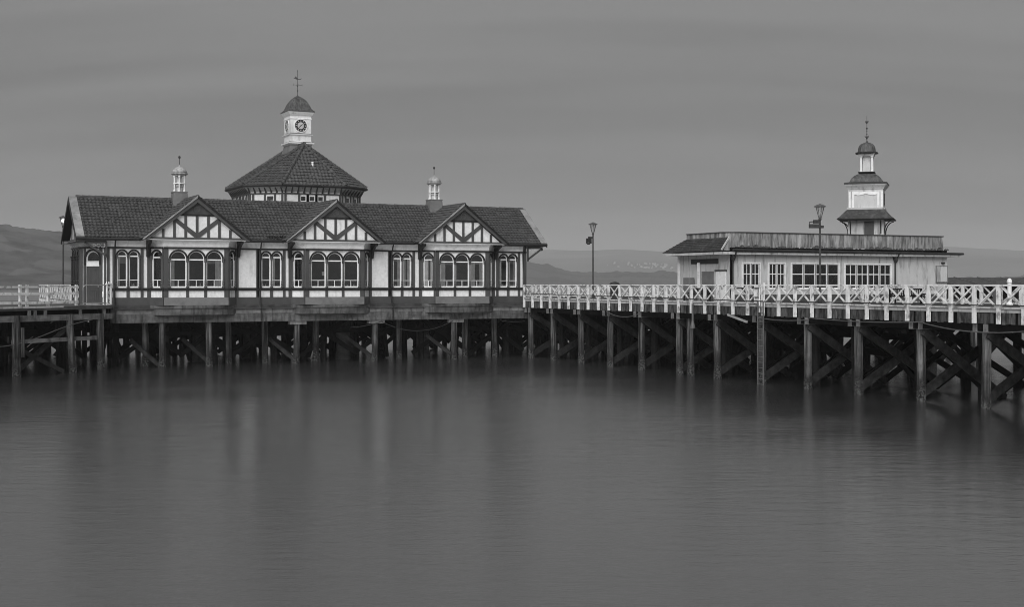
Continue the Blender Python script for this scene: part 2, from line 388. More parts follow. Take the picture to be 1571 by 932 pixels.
for me in PILES:
    c_ = me.copy(); c_.materials.clear(); c_.materials.append(MATS['shaded_pile']); SHADED.append(c_)
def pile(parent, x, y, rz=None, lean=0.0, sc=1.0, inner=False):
    o = link('pile', random.choice(SHADED if inner else PILES), None, parent, (x, y, 0), random.uniform(-0.12, 0.12) if rz is None else rz)
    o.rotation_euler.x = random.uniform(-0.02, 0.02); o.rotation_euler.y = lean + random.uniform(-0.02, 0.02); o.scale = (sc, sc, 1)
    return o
def brace(parent, p, q, w=0.16, h=0.34, m='brace_wood', name='brace'):
    mb = MB(); mb.beam(p, q, w, h); return mb.build(name, m, parent)

# ------------------------------------------------------------------ the pier head under the halls
def pier_head():
    t = thing('pier_platform', 'timber pier platform carrying the half-timbered hall on dark square piles', 'pier', (-17, 8, 0))
    mb = MB(); mb.box(-33.6, 30, 0.9, 24, DECK - 0.3, DECK); mb.build('deck', 'deck_board', t)
    # heavy stained edge beam under the long front, in lengths
    xs = [-33.0, -27.2, -21.3, -15.0, -8.6, -3.2, 0.1]
    for a, b in zip(xs, xs[1:]):
        mb = MB(); o = random.uniform(0, .03); mb.box(a + 0.012, b - 0.012, -0.05 - o, 0.45, 3.24, 3.86); mb.build('edge_beam', 'stained_beam', t)
        mb = MB(); mb.box(a + 0.012, b - 0.012, 0.02 - o, 0.45, 3.87, 4.2); mb.build('edge_beam', 'old_beam', t)
    mb = MB(); mb.box(-33.0, 0.1, -0.16, 0.45, 4.205, 4.30); mb.build('ledge', 'stone_ledge', t)
    mb = MB(); mb.box(-33.0, 0.1, 0.05, 0.45, 4.305, 4.5); mb.build('ledge', 'stone_ledge', t)
    # cap beams and joists
    for y in (3.6, 7.4, 11.4, 15.4, 19.6, 23.4):
        mb = MB(); mb.box(-33.4, 29.5, y - 0.2, y + 0.2, 3.85, DECK - 0.31); mb.build('cap_beam', 'dark_wood', t)
    rng = random.Random(3)
    front = [-29.4, -26.0, -19.4, -13.1, -6.35]
    for x in front:
        pile(t, x, 0.28, 0.0)
        mb = MB(); mb.box(x - 0.55, x + 0.75, 0.03, 0.5, 2.98, 3.235); 
        if x in (-19.4, -13.1, -6.35): mb.build('corbel', 'old_beam', t)
    for x in (-30.2, -24.0, -21.2, -17.2, -10.2, -4.6, -1.9): pile(t, x, 2.4 + rng.uniform(-.3, .3))
    for y in (3.6, 7.4, 11.4, 15.4, 19.6, 23.4):
        x = -33 + rng.uniform(0, 1)
        while x < 29.5:
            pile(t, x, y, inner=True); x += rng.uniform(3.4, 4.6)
    # wide round caissons in the second row
    me = None
    for x, y in ((-14.2, 4.6), (-7.2, 4.9), (-12.0, 9.4), (-25.4, 6.0), (-20.6, 9.2)):
        if me is None:
            mb = MB(); mb.lathe((0, 0, 0), [(0.62, -1.5), (0.60, 0.4), (0.55, 0.6), (0.54, 2.3), (0.58, 2.34), (0.58, 2.46), (0.54, 2.5), (0.54, 4.0)], 14); me = mb.mesh('caisson', True); me.materials.append(MATS['stone_ledge'])
        link('caisson', me, None, t, (x, y, 0))
    # cross bracing in the bents
    for y in (2.6, 7.6, 11.6, 15.6, 19.8):
        x = -32
        while x < 27:
            w = rng.uniform(4.0, 5.6)
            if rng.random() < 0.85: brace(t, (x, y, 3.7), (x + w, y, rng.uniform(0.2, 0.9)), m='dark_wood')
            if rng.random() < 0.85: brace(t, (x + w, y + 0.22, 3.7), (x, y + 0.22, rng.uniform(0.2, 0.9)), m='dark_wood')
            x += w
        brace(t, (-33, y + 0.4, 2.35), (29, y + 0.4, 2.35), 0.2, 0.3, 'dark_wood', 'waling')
    x = -33.2
    while x < 29.5:                                        # close-set piles added along the seaward edge to cut light from behind
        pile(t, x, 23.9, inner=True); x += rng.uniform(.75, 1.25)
    for z, h in ((3.35, .5), (2.45, .45), (1.35, .35)): brace(t, (-33.4, 24.2, z), (29.8, 24.2, z), .2, h, 'dark_wood', 'waling')
    for y in (5.6, 13.4, 17.6):
        for k in range(11):
            x = -32 + k * 5.6 + rng.uniform(-1, 1); brace(t, (x, y, 3.8), (x + rng.uniform(-3, 3), y + rng.uniform(-2, 2), 0.1), .3, .3, 'dark_wood', 'raking_pile')
    for x in (-31.2, -27.4, -20.9, -14.6, -7.8):           # lower raking struts beside the front piles
        brace(t, (x, 2.6, 1.9), (x + 1.7, 0.5, 0.1), 0.2, 0.26)
    # drooping service cable
    for (x0, z0, x1, z1, sag) in ((-12.6, 3.1, -6.6, 3.1, 0.75), (-15.2, 2.7, -12.6, 3.15, 0.1), (-2.4, 3.1, -0.2, 3.0, .1)):
        pts = [(x0 + (x1 - x0) * i / 12, -0.02, z0 + (z1 - z0) * i / 12 - sag * 4 * (i / 12) * (1 - i / 12)) for i in range(13)]
        MB().tube(pts, 0.025, 5).build('cable', 'iron', t)
pier_head()

# ------------------------------------------------------------------ the gangway pier to the right
GY = [-0.6, -4.5, -8.95, -13.35, -17.7, -22.5, -26.8, -31.5, -35.8, -40.15, -44.85, -49.2, -53.6, -58.0, -62.4]
POSTY = [-0.3 - 1.52 * i for i in range(42)]
def gangway():
    t = thing('gangway_pier', 'long timber gangway pier with cross-braced bents below white lattice railing', 'pier', (6, -30, 0))
    mb = MB(); mb.box(0.1, 12.4, -63, 0.88, DECK - 0.3, DECK - 0.004); mb.build('deck', 'deck_board', t)
    mb = MB(); mb.box(12.41, 29.9, -25.0, 0.88, DECK - 0.3, DECK - 0.004); mb.build('deck', 'deck_board', t)
    mb = MB(); mb.box(-0.18, 0.09, -63, 0.0, 3.75, DECK - 0.01); mb.build('edge_beam', 'dark_wood', t)
    # pale kerb strip the railing stands over
    for a, b in zip(POSTY, POSTY[1:]):
        mb = MB(); o = random.uniform(-.01, .01); mb.box(-0.27 + o, -0.19, b + 0.006, a - 0.006, 4.66, 4.80); mb.build('kerb_strip', 'weathered_white', t)
    # fascia boards between the post feet, each its own board
    meshes = []
    for k in range(5):
        rng = random.Random(70 + k); mb = MB()
        h = rng.uniform(-0.03, 0.03); mb.box(-0.25, -0.185, -0.1, 0.1, 4.13 + h, 4.655); me = mb.mesh('board'); me.materials.append(MATS['fascia_board']); meshes.append(me)
    for a, b in zip(POSTY, POSTY[1:]):
        n = 7; w = (1.52 - 0.16) / n
        for i in range(n):
            y = a - 0.08 - w * (i + 0.5)
            if random.random() < 0.05: continue
            o = link('board', random.choice(meshes), None, t, (random.uniform(-.015, .015), y, random.uniform(-.03, .0))); o.scale.y = (w - 0.012) / 0.2
    rng = random.Random(9)
    for i, y in enumerate(GY):
        pile(t, 0.12, y, 0.0)
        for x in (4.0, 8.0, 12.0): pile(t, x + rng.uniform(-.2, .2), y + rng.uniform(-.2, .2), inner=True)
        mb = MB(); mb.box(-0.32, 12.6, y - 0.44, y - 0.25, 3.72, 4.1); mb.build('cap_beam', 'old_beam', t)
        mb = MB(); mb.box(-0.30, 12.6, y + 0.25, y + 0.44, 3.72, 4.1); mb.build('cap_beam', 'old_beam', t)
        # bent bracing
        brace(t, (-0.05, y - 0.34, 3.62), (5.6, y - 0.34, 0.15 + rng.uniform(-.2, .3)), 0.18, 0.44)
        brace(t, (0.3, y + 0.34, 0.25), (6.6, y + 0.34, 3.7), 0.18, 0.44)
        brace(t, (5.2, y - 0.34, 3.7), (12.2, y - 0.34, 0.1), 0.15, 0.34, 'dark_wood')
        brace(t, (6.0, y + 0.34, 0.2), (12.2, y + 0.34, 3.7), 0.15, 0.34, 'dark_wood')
    pile(t, 0.3, -23.5, 0.0)
    for a, b in zip(GY, GY[1:]):
        y = (a + b) / 2
        if y < -39: continue
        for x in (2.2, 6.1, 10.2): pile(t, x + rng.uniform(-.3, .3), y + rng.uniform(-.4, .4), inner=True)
        brace(t, (1.6, y, 3.75), (7.4, y + .2, 0.2), .2, .4, 'dark_wood'); brace(t, (7.4, y - .3, 3.75), (1.6, y - .3, 0.3), .2, .4, 'dark_wood')
    for z in (2.9, 1.9): brace(t, (6.6, 0.5, z), (6.6, -38, z), .2, .4, 'dark_wood', 'waling')
    # longitudinal braces well inside
    for a, b in zip(GY, GY[1:]):
        if rng.random() < 0.75: brace(t, (4.3, a, 3.7), (4.3, b, 0.6), 0.15, 0.3, 'dark_wood')
        if rng.random() < 0.6: brace(t, (8.3, b, 3.7), (8.3, a, 0.6), 0.15, 0.3, 'dark_wood')
    for x in (16.5, 21, 25.5, 29.5):
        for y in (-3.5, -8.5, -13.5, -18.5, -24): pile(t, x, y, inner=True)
    for y in (-3.5, -8.5, -13.5, -18.5, -24):
        mb = MB(); mb.box(12.6, 29.8, y - .18, y + .18, 3.85, DECK - 0.31); mb.build('cap_beam', 'dark_wood', t)
        for x in (12.6, 17, 21.2, 25.4):
            brace(t, (x, y + .3, 3.7), (x + 4.2, y + .3, .4), m='dark_wood'); brace(t, (x + 4.2, y - .3, 3.7), (x, y - .3, .4), m='dark_wood')
    # small steel angles and a drain pipe hanging under the fascia
    brace(t, (-0.35, -28.6, 4.12), (-0.35, -30.6, 3.72), 0.1, 0.12, 'galvanised', 'strut')
    MB().tube([(-0.4, -24.8, 4.75), (-0.4, -24.8, 3.6)], 0.07, 8).build('drain_pipe', 'grey_iron', t)
    MB().lathe((-0.4, -24.8, 3.15), [(0.17, 0), (0.15, 0.15), (0.08, 0.5)], 10).build('drain_outlet', 'grey_iron', t)
    # hanging hoses under the edge
    for k, (y0, y1, z0, sag) in enumerate(((-13.6, -18.4, 4.05, 0.35), (-36.5, -45.5, 4.1, 0.1), (-45.5, -53.5, 4.05, 0.35), (-53.5, -63, 4.05, 0.1), (-31.8, -36.5, 4.0, 0.1))):
        pts = [(-0.36, y0 + (y1 - y0) * i / 16, z0 - sag * 4 * (i / 16) * (1 - i / 16)) for i in range(17)]
        MB().tube(pts, 0.028, 6).build('hose', 'grey_iron', t)
    # service pipe clipped along the railing foot
    pts = []
    for i in range(64):
        y = -0.6 - i; pts.append((-0.52, y, 5.28 - 0.27 * min(1, i / 30.0) + 0.012 * math.sin(i * 1.9)))
    MB().tube(pts, 0.032, 6).build('service_pipe', 'iron', t)
gangway()

# ------------------------------------------------------------------ lattice railings
def lattice_railing(label, fr, n, step=1.52, skip=(), h0=4.83, h1=6.0, stubs=True, name='lattice_railing', foot=DECK):
    t = thing(name, label, 'railing', tuple(fr((n * step / 2, 0, h0))), 'white lattice railings on the pier')
    # local: u along, d towards the water; h0 foot, h1 top
    L = n * step
    k = 0.0; seg = 3 * step
    while k < L - 0.01:
        e = min(L, k + seg); mb = MB(fr); mb.box(k + 0.004, e - 0.004, -0.09, 0.09, h1 - 0.075, h1); mb.build('top_rail', 'rail_paint', t)
        mb = MB(fr); mb.box(k + 0.004, e - 0.004, -0.03, 0.03, h0 + 0.02, h0 + 0.10); mb.build('bottom_rail', 'rail_paint', t); k = e
    mb = MB(); z0 = 4.13 if stubs else foot
    mb.box(-0.085, 0.085, -0.075, 0.075, z0, h1 - 0.076); pm = mb.mesh('post'); pm.materials.append(MATS['rail_paint'])
    ang = math.atan2(fr.u.y, fr.u.x)
    bm_ = []
    for sgn in (1, -1):
        mb = MB(); mb.beam((-step / 2 * sgn + 0.05 * sgn, -0.045 * sgn, h0), (step / 2 * sgn - 0.05 * sgn, -0.045 * sgn, h1 - 0.08), 0.06, 0.082)
        me = mb.mesh('lattice_bar'); me.materials.append(MATS['rail_paint']); bm_.append(me)
    for i in range(n + 1):
        link('post', pm, None, t, fr((i * step, 0.02, 0)), ang)
        if i < n and i not in skip:
            for me in bm_:
                o = link('lattice_bar', me, None, t, fr(((i + 0.5) * step + random.uniform(-.02, .02), 0, random.uniform(-.02, .02))), ang + random.uniform(-.012, .012))
    return t
lattice_railing('white lattice railing along the water side of the gangway pier, above hanging hoses', Fr((-0.36, -0.3, 0), -math.pi / 2), 41)
lattice_railing('white lattice railing on the far edge of the gangway, behind the bench', Fr((12.2, -25.0, 0), -math.pi / 2), 25, stubs=False)
lattice_railing('white lattice railing on the open deck behind the thin lamp post', Fr((2.5, 15.2, 0), 0.0), 17, stubs=False)

# ------------------------------------------------------------------ half-timbered hall
EAVE_Y, EAVE_Z, RIDGE_Y, RIDGE_Z = -0.22, 9.36, 3.8, 12.36
XL, XR = -33.3, 0.1
VL, VR = -35.4, 1.75
WT = 0.12
def tile_slope(p0, u, v, L, D, name, parent, m='roof_tile', cw=0.27, ch=0.36, clip=None, th=0.05):
    """pantiles laid in lapped courses: p0 eave corner, u along the eave, v up the slope"""
    p0 = Vector(p0); u = Vector(u).normalized(); v = Vector(v).normalized(); nrm = u.cross(v).normalized()
    if nrm.z < 0: nrm = -nrm
    rows = max(1, round(D / ch)); ch = D / rows; cols = max(1, round(L / cw)); cw = L / cols; sub = 4
    vs = []; fs = []; rng = random.Random(len(name) + int(L * 10))
    wave = [0.0, 0.75, 1.0, 0.35]
    for r in range(rows):
        b0 = r * ch; lo0 = 0; jit = rng.uniform(-.012, .012)
        a0, a1 = 0.0, L
        if clip: a0, a1 = clip((b0 + ch * 0.5))
        if a1 - a0 < 0.05: continue
        i0, i1 = int(math.floor(a0 / cw * sub + .5)), int(math.floor(a1 / cw * sub + .5))
        base = len(vs); cnt = 0; tj = 0
        for i in range(i0, i1 + 1):
            k = i % sub
            if k == 0 or i == i0: tj = rng.uniform(-0.016, 0.016) + (rng.uniform(-.08, -.03) if rng.random() < .012 else 0)
            w = wave[k] * 0.055
            a = i * cw / sub
            P = p0 + u * a
            vs.append(P + v * (b0 - 0.02 + tj * .6) + nrm * (th * 0.2 + w))          # bottom face of the lap
            vs.append(P + v * (b0 - 0.02 + tj * .6) + nrm * (th + 0.03 + w + tj))      # exposed lower edge
            vs.append(P + v * (b0 + ch + 0.02) + nrm * (0.012 + w))
            cnt += 1
        for i in range(cnt - 1):
            a = base + i * 3; fs.append((a, a + 3, a + 4, a + 1)); fs.append((a + 1, a + 4, a + 5, a + 2))
    mb = MB(); mb.v = vs; mb.f = fs
    me = bpy.data.meshes.new(name); me.from_pydata([tuple(x) for x in vs], [], fs)
    o = link(name, me, m, parent); tag(o, kind='stuff'); return o

def colonnette(parent, fr, u, d, z0, z1, m='timber_paint', r=0.065):
    mb = MB(fr); h = z1 - z0
    mb.lathe((u, d, z0), [(r * 1.6, 0), (r * 1.6, 0.1), (r, 0.13), (r * 1.35, 0.32), (r * 0.8, 0.38), (r * 1.35, 0.44), (r * 0.85, 0.52), (r * 0.8, h - 0.3), (r * 1.4, h - 0.24), (r * 1.0, h - 0.18), (r * 1.7, h - 0.08), (r * 1.7, h)], 8)
    mb.build('colonnette', m, parent)

def arched_light(parent, fr, uc, w, z0, zt, curtain=0, bars=True, zl=6.32):
    zs = zt - w / 2; t = 0.055
    mb = MB(fr)
    inner = arch(uc, w - 2 * t, z0 + 0.10, zt - t)
    mb.plate(arch(uc, w, z0, zt), [inner], -0.03, -0.11); win = mb.build('window', 'white_paint', parent)
    MB(fr).plate(arch(uc, w - 2 * t + 0.03, z0 + 0.08, zt - t + 0.015), (), -0.075, -0.085).build('pane', 'window_glass', win)
    MB(fr).box(uc - w / 2 + t, uc + w / 2 - t, -0.095, -0.035, zs - 0.09, zs).build('transom', 'white_paint', win)
    MB(fr).box(uc - w / 2 + t, uc + w / 2 - t, -0.09, -0.045, zl - 0.022, zl + 0.022).build('glazing_bar', 'white_paint', win)
    if bars: MB(fr).box(uc - 0.02, uc + 0.02, -0.09, -0.045, z0 + 0.1, zl - 0.022).build('glazing_bar', 'white_paint', win)
    # dark hood mould round the head
    r0, r1 = w / 2, w / 2 + 0.115; zb = zs - 0.22
    o = arch(uc, 2 * r1, zb, zs + r1, 12); i = arch(uc, 2 * r0, zb, zs + r0, 12)
    MB(fr).plate(o + i[::-1], (), 0.085, -0.03).build('hood_mould', 'dark_timber_paint', win)
    if random.random() < 0.45:
        zb2 = zs - random.uniform(0.15, 0.75)
        MB(fr).box(uc - w / 2 + 0.03, uc + w / 2 - 0.03, -0.185, -0.18, zb2, zs + 0.02).build('blind', 'blind', win)
    if random.random() < 0.6:
        for k in range(random.randint(1, 3)):
            uu = uc + random.uniform(-.3, .3) * w; hh = random.uniform(.1, .32)
            MB(fr).lathe((uu, -0.27, z0 + .02), [(.05, 0), (.075, hh * .4), (.035, hh * .8), (.045, hh)], 8).build('sill_ornament', random.choice(('curtain', 'blind', 'interior')), win)
    if curtain:
        for side in ((-1, 1) if curtain == 3 else ((-1,) if curtain == 1 else (1,))):
            cwid = w * random.uniform(0.24, 0.42); u0 = uc + side * (w / 2 - 0.04); vs = []; fs = []
            ns = 12
            for k in range(ns + 1):
                u = u0 - side * cwid * k / ns
                for z in (z0 + 0.05, zs - 0.1): vs.append((u, -0.15 + 0.02 * math.sin(k * 1.9), z))
            for k in range(ns): fs.append((2 * k, 2 * k + 2, 2 * k + 3, 2 * k + 1))
            MB(fr).add(vs, fs).build('curtain', 'curtain', win)
    return win

def hall():
    t = thing('pier_hall', 'long half-timbered hall with tiled roof, three gables and arched bay windows', 'building', (-16.6, 3.8, DECK))
    F = Fr((0, 0.3, 0), 0.0)          # u = world X, d outwards = -Y
    Z = dict(b=4.5, p0=5.06, p1=5.55, s0=5.57, s1=5.73, w0=5.77, w1=8.42, h0=8.58, h1=8.70, f1=9.2)
    bays = [-27.12, -16.66, -6.08]; BW = 3.12; BF = 2.32; BD = 1.0
    pairs = [-31.78, -21.3, -10.82, -1.55]
    # white wall runs between the bays
    runs = [(XL, bays[0] - BW), (bays[0] + BW, bays[1] - BW), (bays[1] + BW, bays[2] - BW), (bays[2] + BW, XR)]
    for i, (a, b) in enumerate(runs):
        holes = [arch(pairs[i] + s * 0.41, 0.68, Z['w0'], Z['w1']) for s in (-1, 1)]
        MB(F).plate(rect(a, b, Z['b'], Z['f1']), holes, 0.0, -0.25).build('wall', 'white_plaster', t)
        for s in (-1, 1): arched_light(t, F, pairs[i] + s * 0.41, 0.66, Z['w0'] + 0.005, Z['w1'] - 0.01, [1, 0, 0, 1, 2, 3, 1, 2][i * 2 + (s > 0)], bars=False)
        for u in (pairs[i] - 0.82, pairs[i], pairs[i] + 0.82): colonnette(t, F, u, 0.05, Z['w0'], Z['w1'] - 0.30)
        # timbers
        def post(u, w=0.2, z0=Z['p0'], z1=Z['h0']): MB(F).box(u - w / 2, u + w / 2, -0.004, 0.06, z0, z1).build('timber_post', 'timber_paint', t)
        us = [a + 0.1, pairs[i] - 0.98, pairs[i] + 0.98, b - 0.1]
        if i in (1, 2): us.append(pairs[i] - 0.86 - 0.2)
        if i == 0: us = [a + 0.14, pairs[i] - 0.98, pairs[i] + 0.98, b - 0.1]
        for u in us: post(u)
        MB(F).box(pairs[i] - 0.11, pairs[i] + 0.11, -0.004, 0.06, Z['p0'], Z['s0']).build('timber_post', 'timber_paint', t)
        MB(F).box(a, b, -0.004, 0.08, Z['b'], Z['p0']).build('plinth_board', 'timber_paint', t)
        MB(F).box(a, b, 0.06, 0.11, Z['s0'], Z['s1']).build('sill_rail', 'dark_timber_paint', t)
        MB(F).box(a, b, -0.002, 0.058, Z['p1'], Z['w0'] - 0.01).build('sill_rail', 'timber_paint', t)
        MB(F).box(a, b, 0.06, 0.11, Z['h0'], Z['h1']).build('head_rail', 'dark_timber_paint', t)
    # bays
    for bi, c in enumerate(bays):
        side = math.hypot(BW - BF, BD); ang = math.atan2(BD, BW - BF)
        # frames: front, left cheek, right cheek
        ff = Fr((c - BF, 0.3 - BD, 0), 0.0); fl = Fr((c - BW, 0.3, 0), -ang); frr = Fr((c + BF, 0.3 - BD, 0), ang)
        Wf = 2 * BF; sp = [Wf / 2 - 1.30, Wf / 2, Wf / 2 + 1.30]
        MB(ff).plate(rect(0, Wf, Z['b'], Z['f1'] - 0.45), [arch(u, 1.16, Z['w0'], Z['w1']) for u in sp], 0, -0.2).build('bay_wall', 'white_plaster', t)
        for k, u in enumerate(sp): 
            arched_light(t, ff, u, 1.14, Z['w0'] + .005, Z['w1'] - .01, [[1, 0, 2], [0, 0, 0], [1, 0, 3]][bi][k])
        for u in (sp[0] - 0.65, (sp[0] + sp[1]) / 2, (sp[1] + sp[2]) / 2, sp[2] + 0.65): colonnette(t, ff, u, 0.05, Z['w0'], Z['w1'] - 0.52)
        for f2, cu in ((fl, [1, 0, 3][bi]), (frr, [0, 0, 2][bi])):
            MB(f2).plate(rect(0, side, Z['b'], Z['f1'] - 0.45), [arch(side / 2, 0.84, Z['w0'], Z['w1'])], 0, -0.2).build('bay_wall', 'white_plaster', t)
            arched_light(t, f2, side / 2, 0.82, Z['w0'] + .005, Z['w1'] - .01, cu)
            for u in (side / 2 - 0.47, side / 2 + 0.47): colonnette(t, f2, u, 0.05, Z['w0'], Z['w1'] - 0.36)
        for f2, L, ps in ((ff, Wf, [(0.0, 0.30), (Wf - 0.30, Wf)]), (fl, side, [(0.0, 0.12), (side - 0.12, side - 0.004)]), (frr, side, [(0.004, 0.12), (side - 0.12, side)])):
            for a, b in ps: MB(f2).box(a, b, 0.002, 0.062, Z['p0'], Z['h0']).build('timber_post', 'timber_paint', t)
            MB(f2).box(0, L, -0.004, 0.085, Z['b'], Z['p0']).build('plinth_board', 'timber_paint' if f2 is not ff else 'grey_paint', t)
            MB(f2).box(-0.03, L + 0.03, 0.064, 0.115, Z['s0'], Z['s1']).build('sill_rail', 'dark_timber_paint', t)
            MB(f2).box(0, L, -0.002, 0.06, Z['p1'], Z['w0'] - 0.01).build('sill_rail', 'timber_paint', t)
            MB(f2).box(-0.02, L + 0.02, 0.064, 0.12, Z['h0'], Z['h1']).build('head_rail', 'dark_timber_paint', t)
        for u in ((sp[0] + sp[1]) / 2, (sp[1] + sp[2]) / 2): MB(ff).box(u - 0.1, u + 0.1, -0.004, 0.06, Z['p0'], Z['s0']).build('timber_post', 'timber_paint', t)
        # coved frieze between bay head and gable
        vs = []; fs = []
        steps = [(0.0, Z['h1']), (0.03, Z['h1'] + 0.08), (0.05, Z['h1'] + 0.24), (0.10, Z['h1'] + 0.38), (0.20, Z['h1'] + 0.50)]
        for e, z in steps: vs += [(c - BW - e * .7, 0.3, z), (c - BF - e * .4, 0.3 - BD - e, z), (c + BF + e * .4, 0.3 - BD - e, z), (c + BW + e * .7, 0.3, z)]
        for i in range(len(steps) - 1):
            for k in range(3): fs.append((i * 4 + k, i * 4 + k + 1, i * 4 + k + 5, i * 4 + k + 4))
        MB().add(vs, fs).build('cove', 'white_paint', t)
        # corbelled foot of the bay, a bowed slab projecting past the edge beam
        vs = []; N = 14; fs = []
        for e, z in ((0.05, 4.5), (0.10, 4.30), (0.02, 4.22), (0.0, 3.80), (-0.25, 3.72)):
            for k in range(N + 1):
                s = -1 + 2 * k / N; x = c + s * (BW + 0.25)
                y = 0.25 - (BD + 0.02 + e) * (1 - abs(s) ** 3) - e * 0.2
                vs.append((x, y, z))
        for i in range(4):
            for k in range(N): a = i * (N + 1) + k; fs.append((a, a + 1, a + N + 2, a + N + 1))
        fs.append(tuple(range(N + 1))); fs.append(tuple(range(4 * (N + 1), 5 * (N + 1)))[::-1])
        MB().add(vs, fs).build('bay_foot', 'stained_beam', t)
        # interior sill objects are left out; the gable
        GY0 = -0.88; hw = 3.72; zb = 9.28; za = 12.30
        g = Fr((c, GY0, 0), 0.0)
        gab = MB(g).plate([(-hw + .35, zb), (hw - .35, zb), (0, za - .3)], (), 0, -0.12).build('gable', 'white_plaster', t)
        sl = (za - zb) / hw
        def top(u): return za - .34 - abs(u) * sl
        MB(g).box(-hw + .3, hw - .3, -0.002, 0.12, zb - 0.06, zb + 0.12).build('tie_beam', 'timber_paint', gab)
        for u in (-2.42, -1.62, -0.82, 0.0, 0.82, 1.62, 2.42):
            zt = min(top(u), 11.02); MB(g).box(u - 0.095, u + 0.095, 0.0, 0.05, zb + 0.12, zt).build('gable_post', 'timber_paint', gab)
        for s in (-1, 1): MB(g).beam((s * 1.75, 0.032, 10.72), (s * 0.06, 0.032, zb + 0.24), 0.07, 0.19, (0, 1, 0)).build('gable_brace', 'timber_paint', gab) if False else MB(g).plate([(s * 1.85, 10.72), (s * 1.58, 10.86), (s * 0.02, zb + 0.42), (s * 0.02, zb + 0.14), (s * 0.2, zb + 0.14)], (), 0.056, 0.0).build('gable_brace', 'timber_paint', gab)
        MB(g).box(-1.42, 1.42, 0.0, 0.07, 10.96, 11.08).build('collar', 'dark_timber_paint', gab)
        MB(g).plate([(-1.35, 11.08), (1.35, 11.08), (0, za - .36)], (), 0.03, 0.0).build('apex_panel', 'timber_paint', gab)
        ring = [(0.27 * math.cos(a), 11.42 + 0.27 * math.sin(a)) for a in [2 * math.pi * k / 14 for k in range(14)]]
        rin = [(0.16 * math.cos(a), 11.42 + 0.16 * math.sin(a)) for a in [2 * math.pi * k / 14 for k in range(14)]]
        MB(g).plate(ring, [rin], 0.07, 0.03).build('rosette', 'timber_paint', gab)
        for s in (-1, 1):
            MB(g).plate([(0, za + .06), (s * (hw + .16), zb - .06), (s * (hw - .16), zb - .10), (0, za - .36)], (), 0.30, 0.2).build('barge_board', 'timber_paint', gab)
            MB(g).plate([(0, za + .13), (s * (hw + .22), zb - .04), (s * (hw + .1), zb - .06), (0, za - .04)], (), 0.36, 0.3).build('barge_moulding', 'dark_timber_paint' if s > 0 else 'lead', gab)
            # soffit of the gable's overhang and a sloping slab under the tiles
            nrm = Vector((s * sl, 0, 1)).normalized()
            mb = MB(); a = Vector((c, GY0 - .34, za + .05)); b = Vector((c + s * (hw + .2), GY0 - .34, zb - .06)); q = Vector((0, RIDGE_Y - GY0 + .3, 0)); dn = nrm * -0.09
            mb.add([a, b, b + q, a + q, a + dn, b + dn, b + q + dn, a + q + dn], [(0, 1, 2, 3), (4, 7, 6, 5), (0, 4, 5, 1), (1, 5, 6, 2), (2, 6, 7, 3), (3, 7, 4, 0)]); mb.build('roof_slope', 'dark_timber_paint', t)
            D = math.hypot(hw + .2, za + .05 - zb + .06)
            if s < 0: tile_slope((c - hw - .2, RIDGE_Y + .1, zb - .03), (0, -1, 0), (hw + .2, 0, za - zb + .11), RIDGE_Y - GY0 + .38, D, 'roof_tiles', t)
            else: tile_slope((c + hw + .2, GY0 - .28, zb - .03), (0, 1, 0), (-hw - .2, 0, za - zb + .11), RIDGE_Y - GY0 + .38, D, 'roof_tiles', t)
            # knee bracket to the gable end
            fb = Fr((c + s * (BW + 0.18), 0.3, 0), math.pi / 2 * 1)
            mb = MB(); x = c + s * (BW + 0.18)
            prof = [(0.3, 9.2), (-1.0, 9.2), (-1.0, 9.02), (-0.5, 8.86), (-0.12, 8.52), (0.02, 8.05), (0.3, 8.0)]
            vs = [(x - .09, p[0], p[1]) for p in prof] + [(x + .09, p[0], p[1]) for p in prof]; n = len(prof)
            mb.add(vs, [tuple(range(n)), tuple(range(2 * n - 1, n - 1, -1))] + [(i, (i + 1) % n, (i + 1) % n + n, i + n) for i in range(n)]); mb.build('bracket', 'dark_timber_paint', t)
        # ridge caps of the gable
        k = GY0 - .34
        capm = None
        while k < RIDGE_Y - .1:
            if capm is None:
                mb = MB(); mb.tube([(0, 0, 0), (0, 0.36, 0.0)], [0.13, 0.115], 8); capm = mb.mesh('ridge_tile'); capm.materials.append(MATS['roof_tile'])
            link('ridge_tile', capm, None, t, (c, k, za + .07)); k += 0.36
        MB().box(c - hw - .1, c + hw + .1, GY0 - .25, 0.3, 9.20, 9.235).build('soffit', 'white_paint', t)
    # gutters along the eaves between gables
    for a, b in [(VL, bays[0] - 3.8), (bays[0] + 3.8, bays[1] - 3.8), (bays[1] + 3.8, bays[2] - 3.8), (bays[2] + 3.8, VR)]:
        MB().tube([(a, EAVE_Y - .06, 9.27), (b, EAVE_Y - .06, 9.27)], 0.085, 8).build('gutter', 'iron', t)
        MB().box(a, b, EAVE_Y + .02, EAVE_Y + .06, 9.12, 9.34).build('eaves_board', 'timber_paint', t)
        MB().box(max(a, XL - 1.6), min(b, XR + 1.4), EAVE_Y + .061, 0.31, 9.18, 9.21).build('soffit', 'white_paint', t)
    # downpipes with swan necks
    for x in (-32.72, -22.18, -11.72, -0.28):
        MB().tube([(x, EAVE_Y - .04, 9.2), (x, EAVE_Y + .1, 8.98), (x, 0.02, 8.72), (x, 0.12, 8.5), (x, 0.12, 4.62), (x, -0.12, 4.4), (x, -0.14, 3.3)], 0.055, 8).build('downpipe', 'dark_timber_paint', t)
    # roof slabs, tiles, flat verge boards
    sv = Vector((0, RIDGE_Y - EAVE_Y, RIDGE_Z - EAVE_Z)); D = sv.length; nv = sv.normalized()
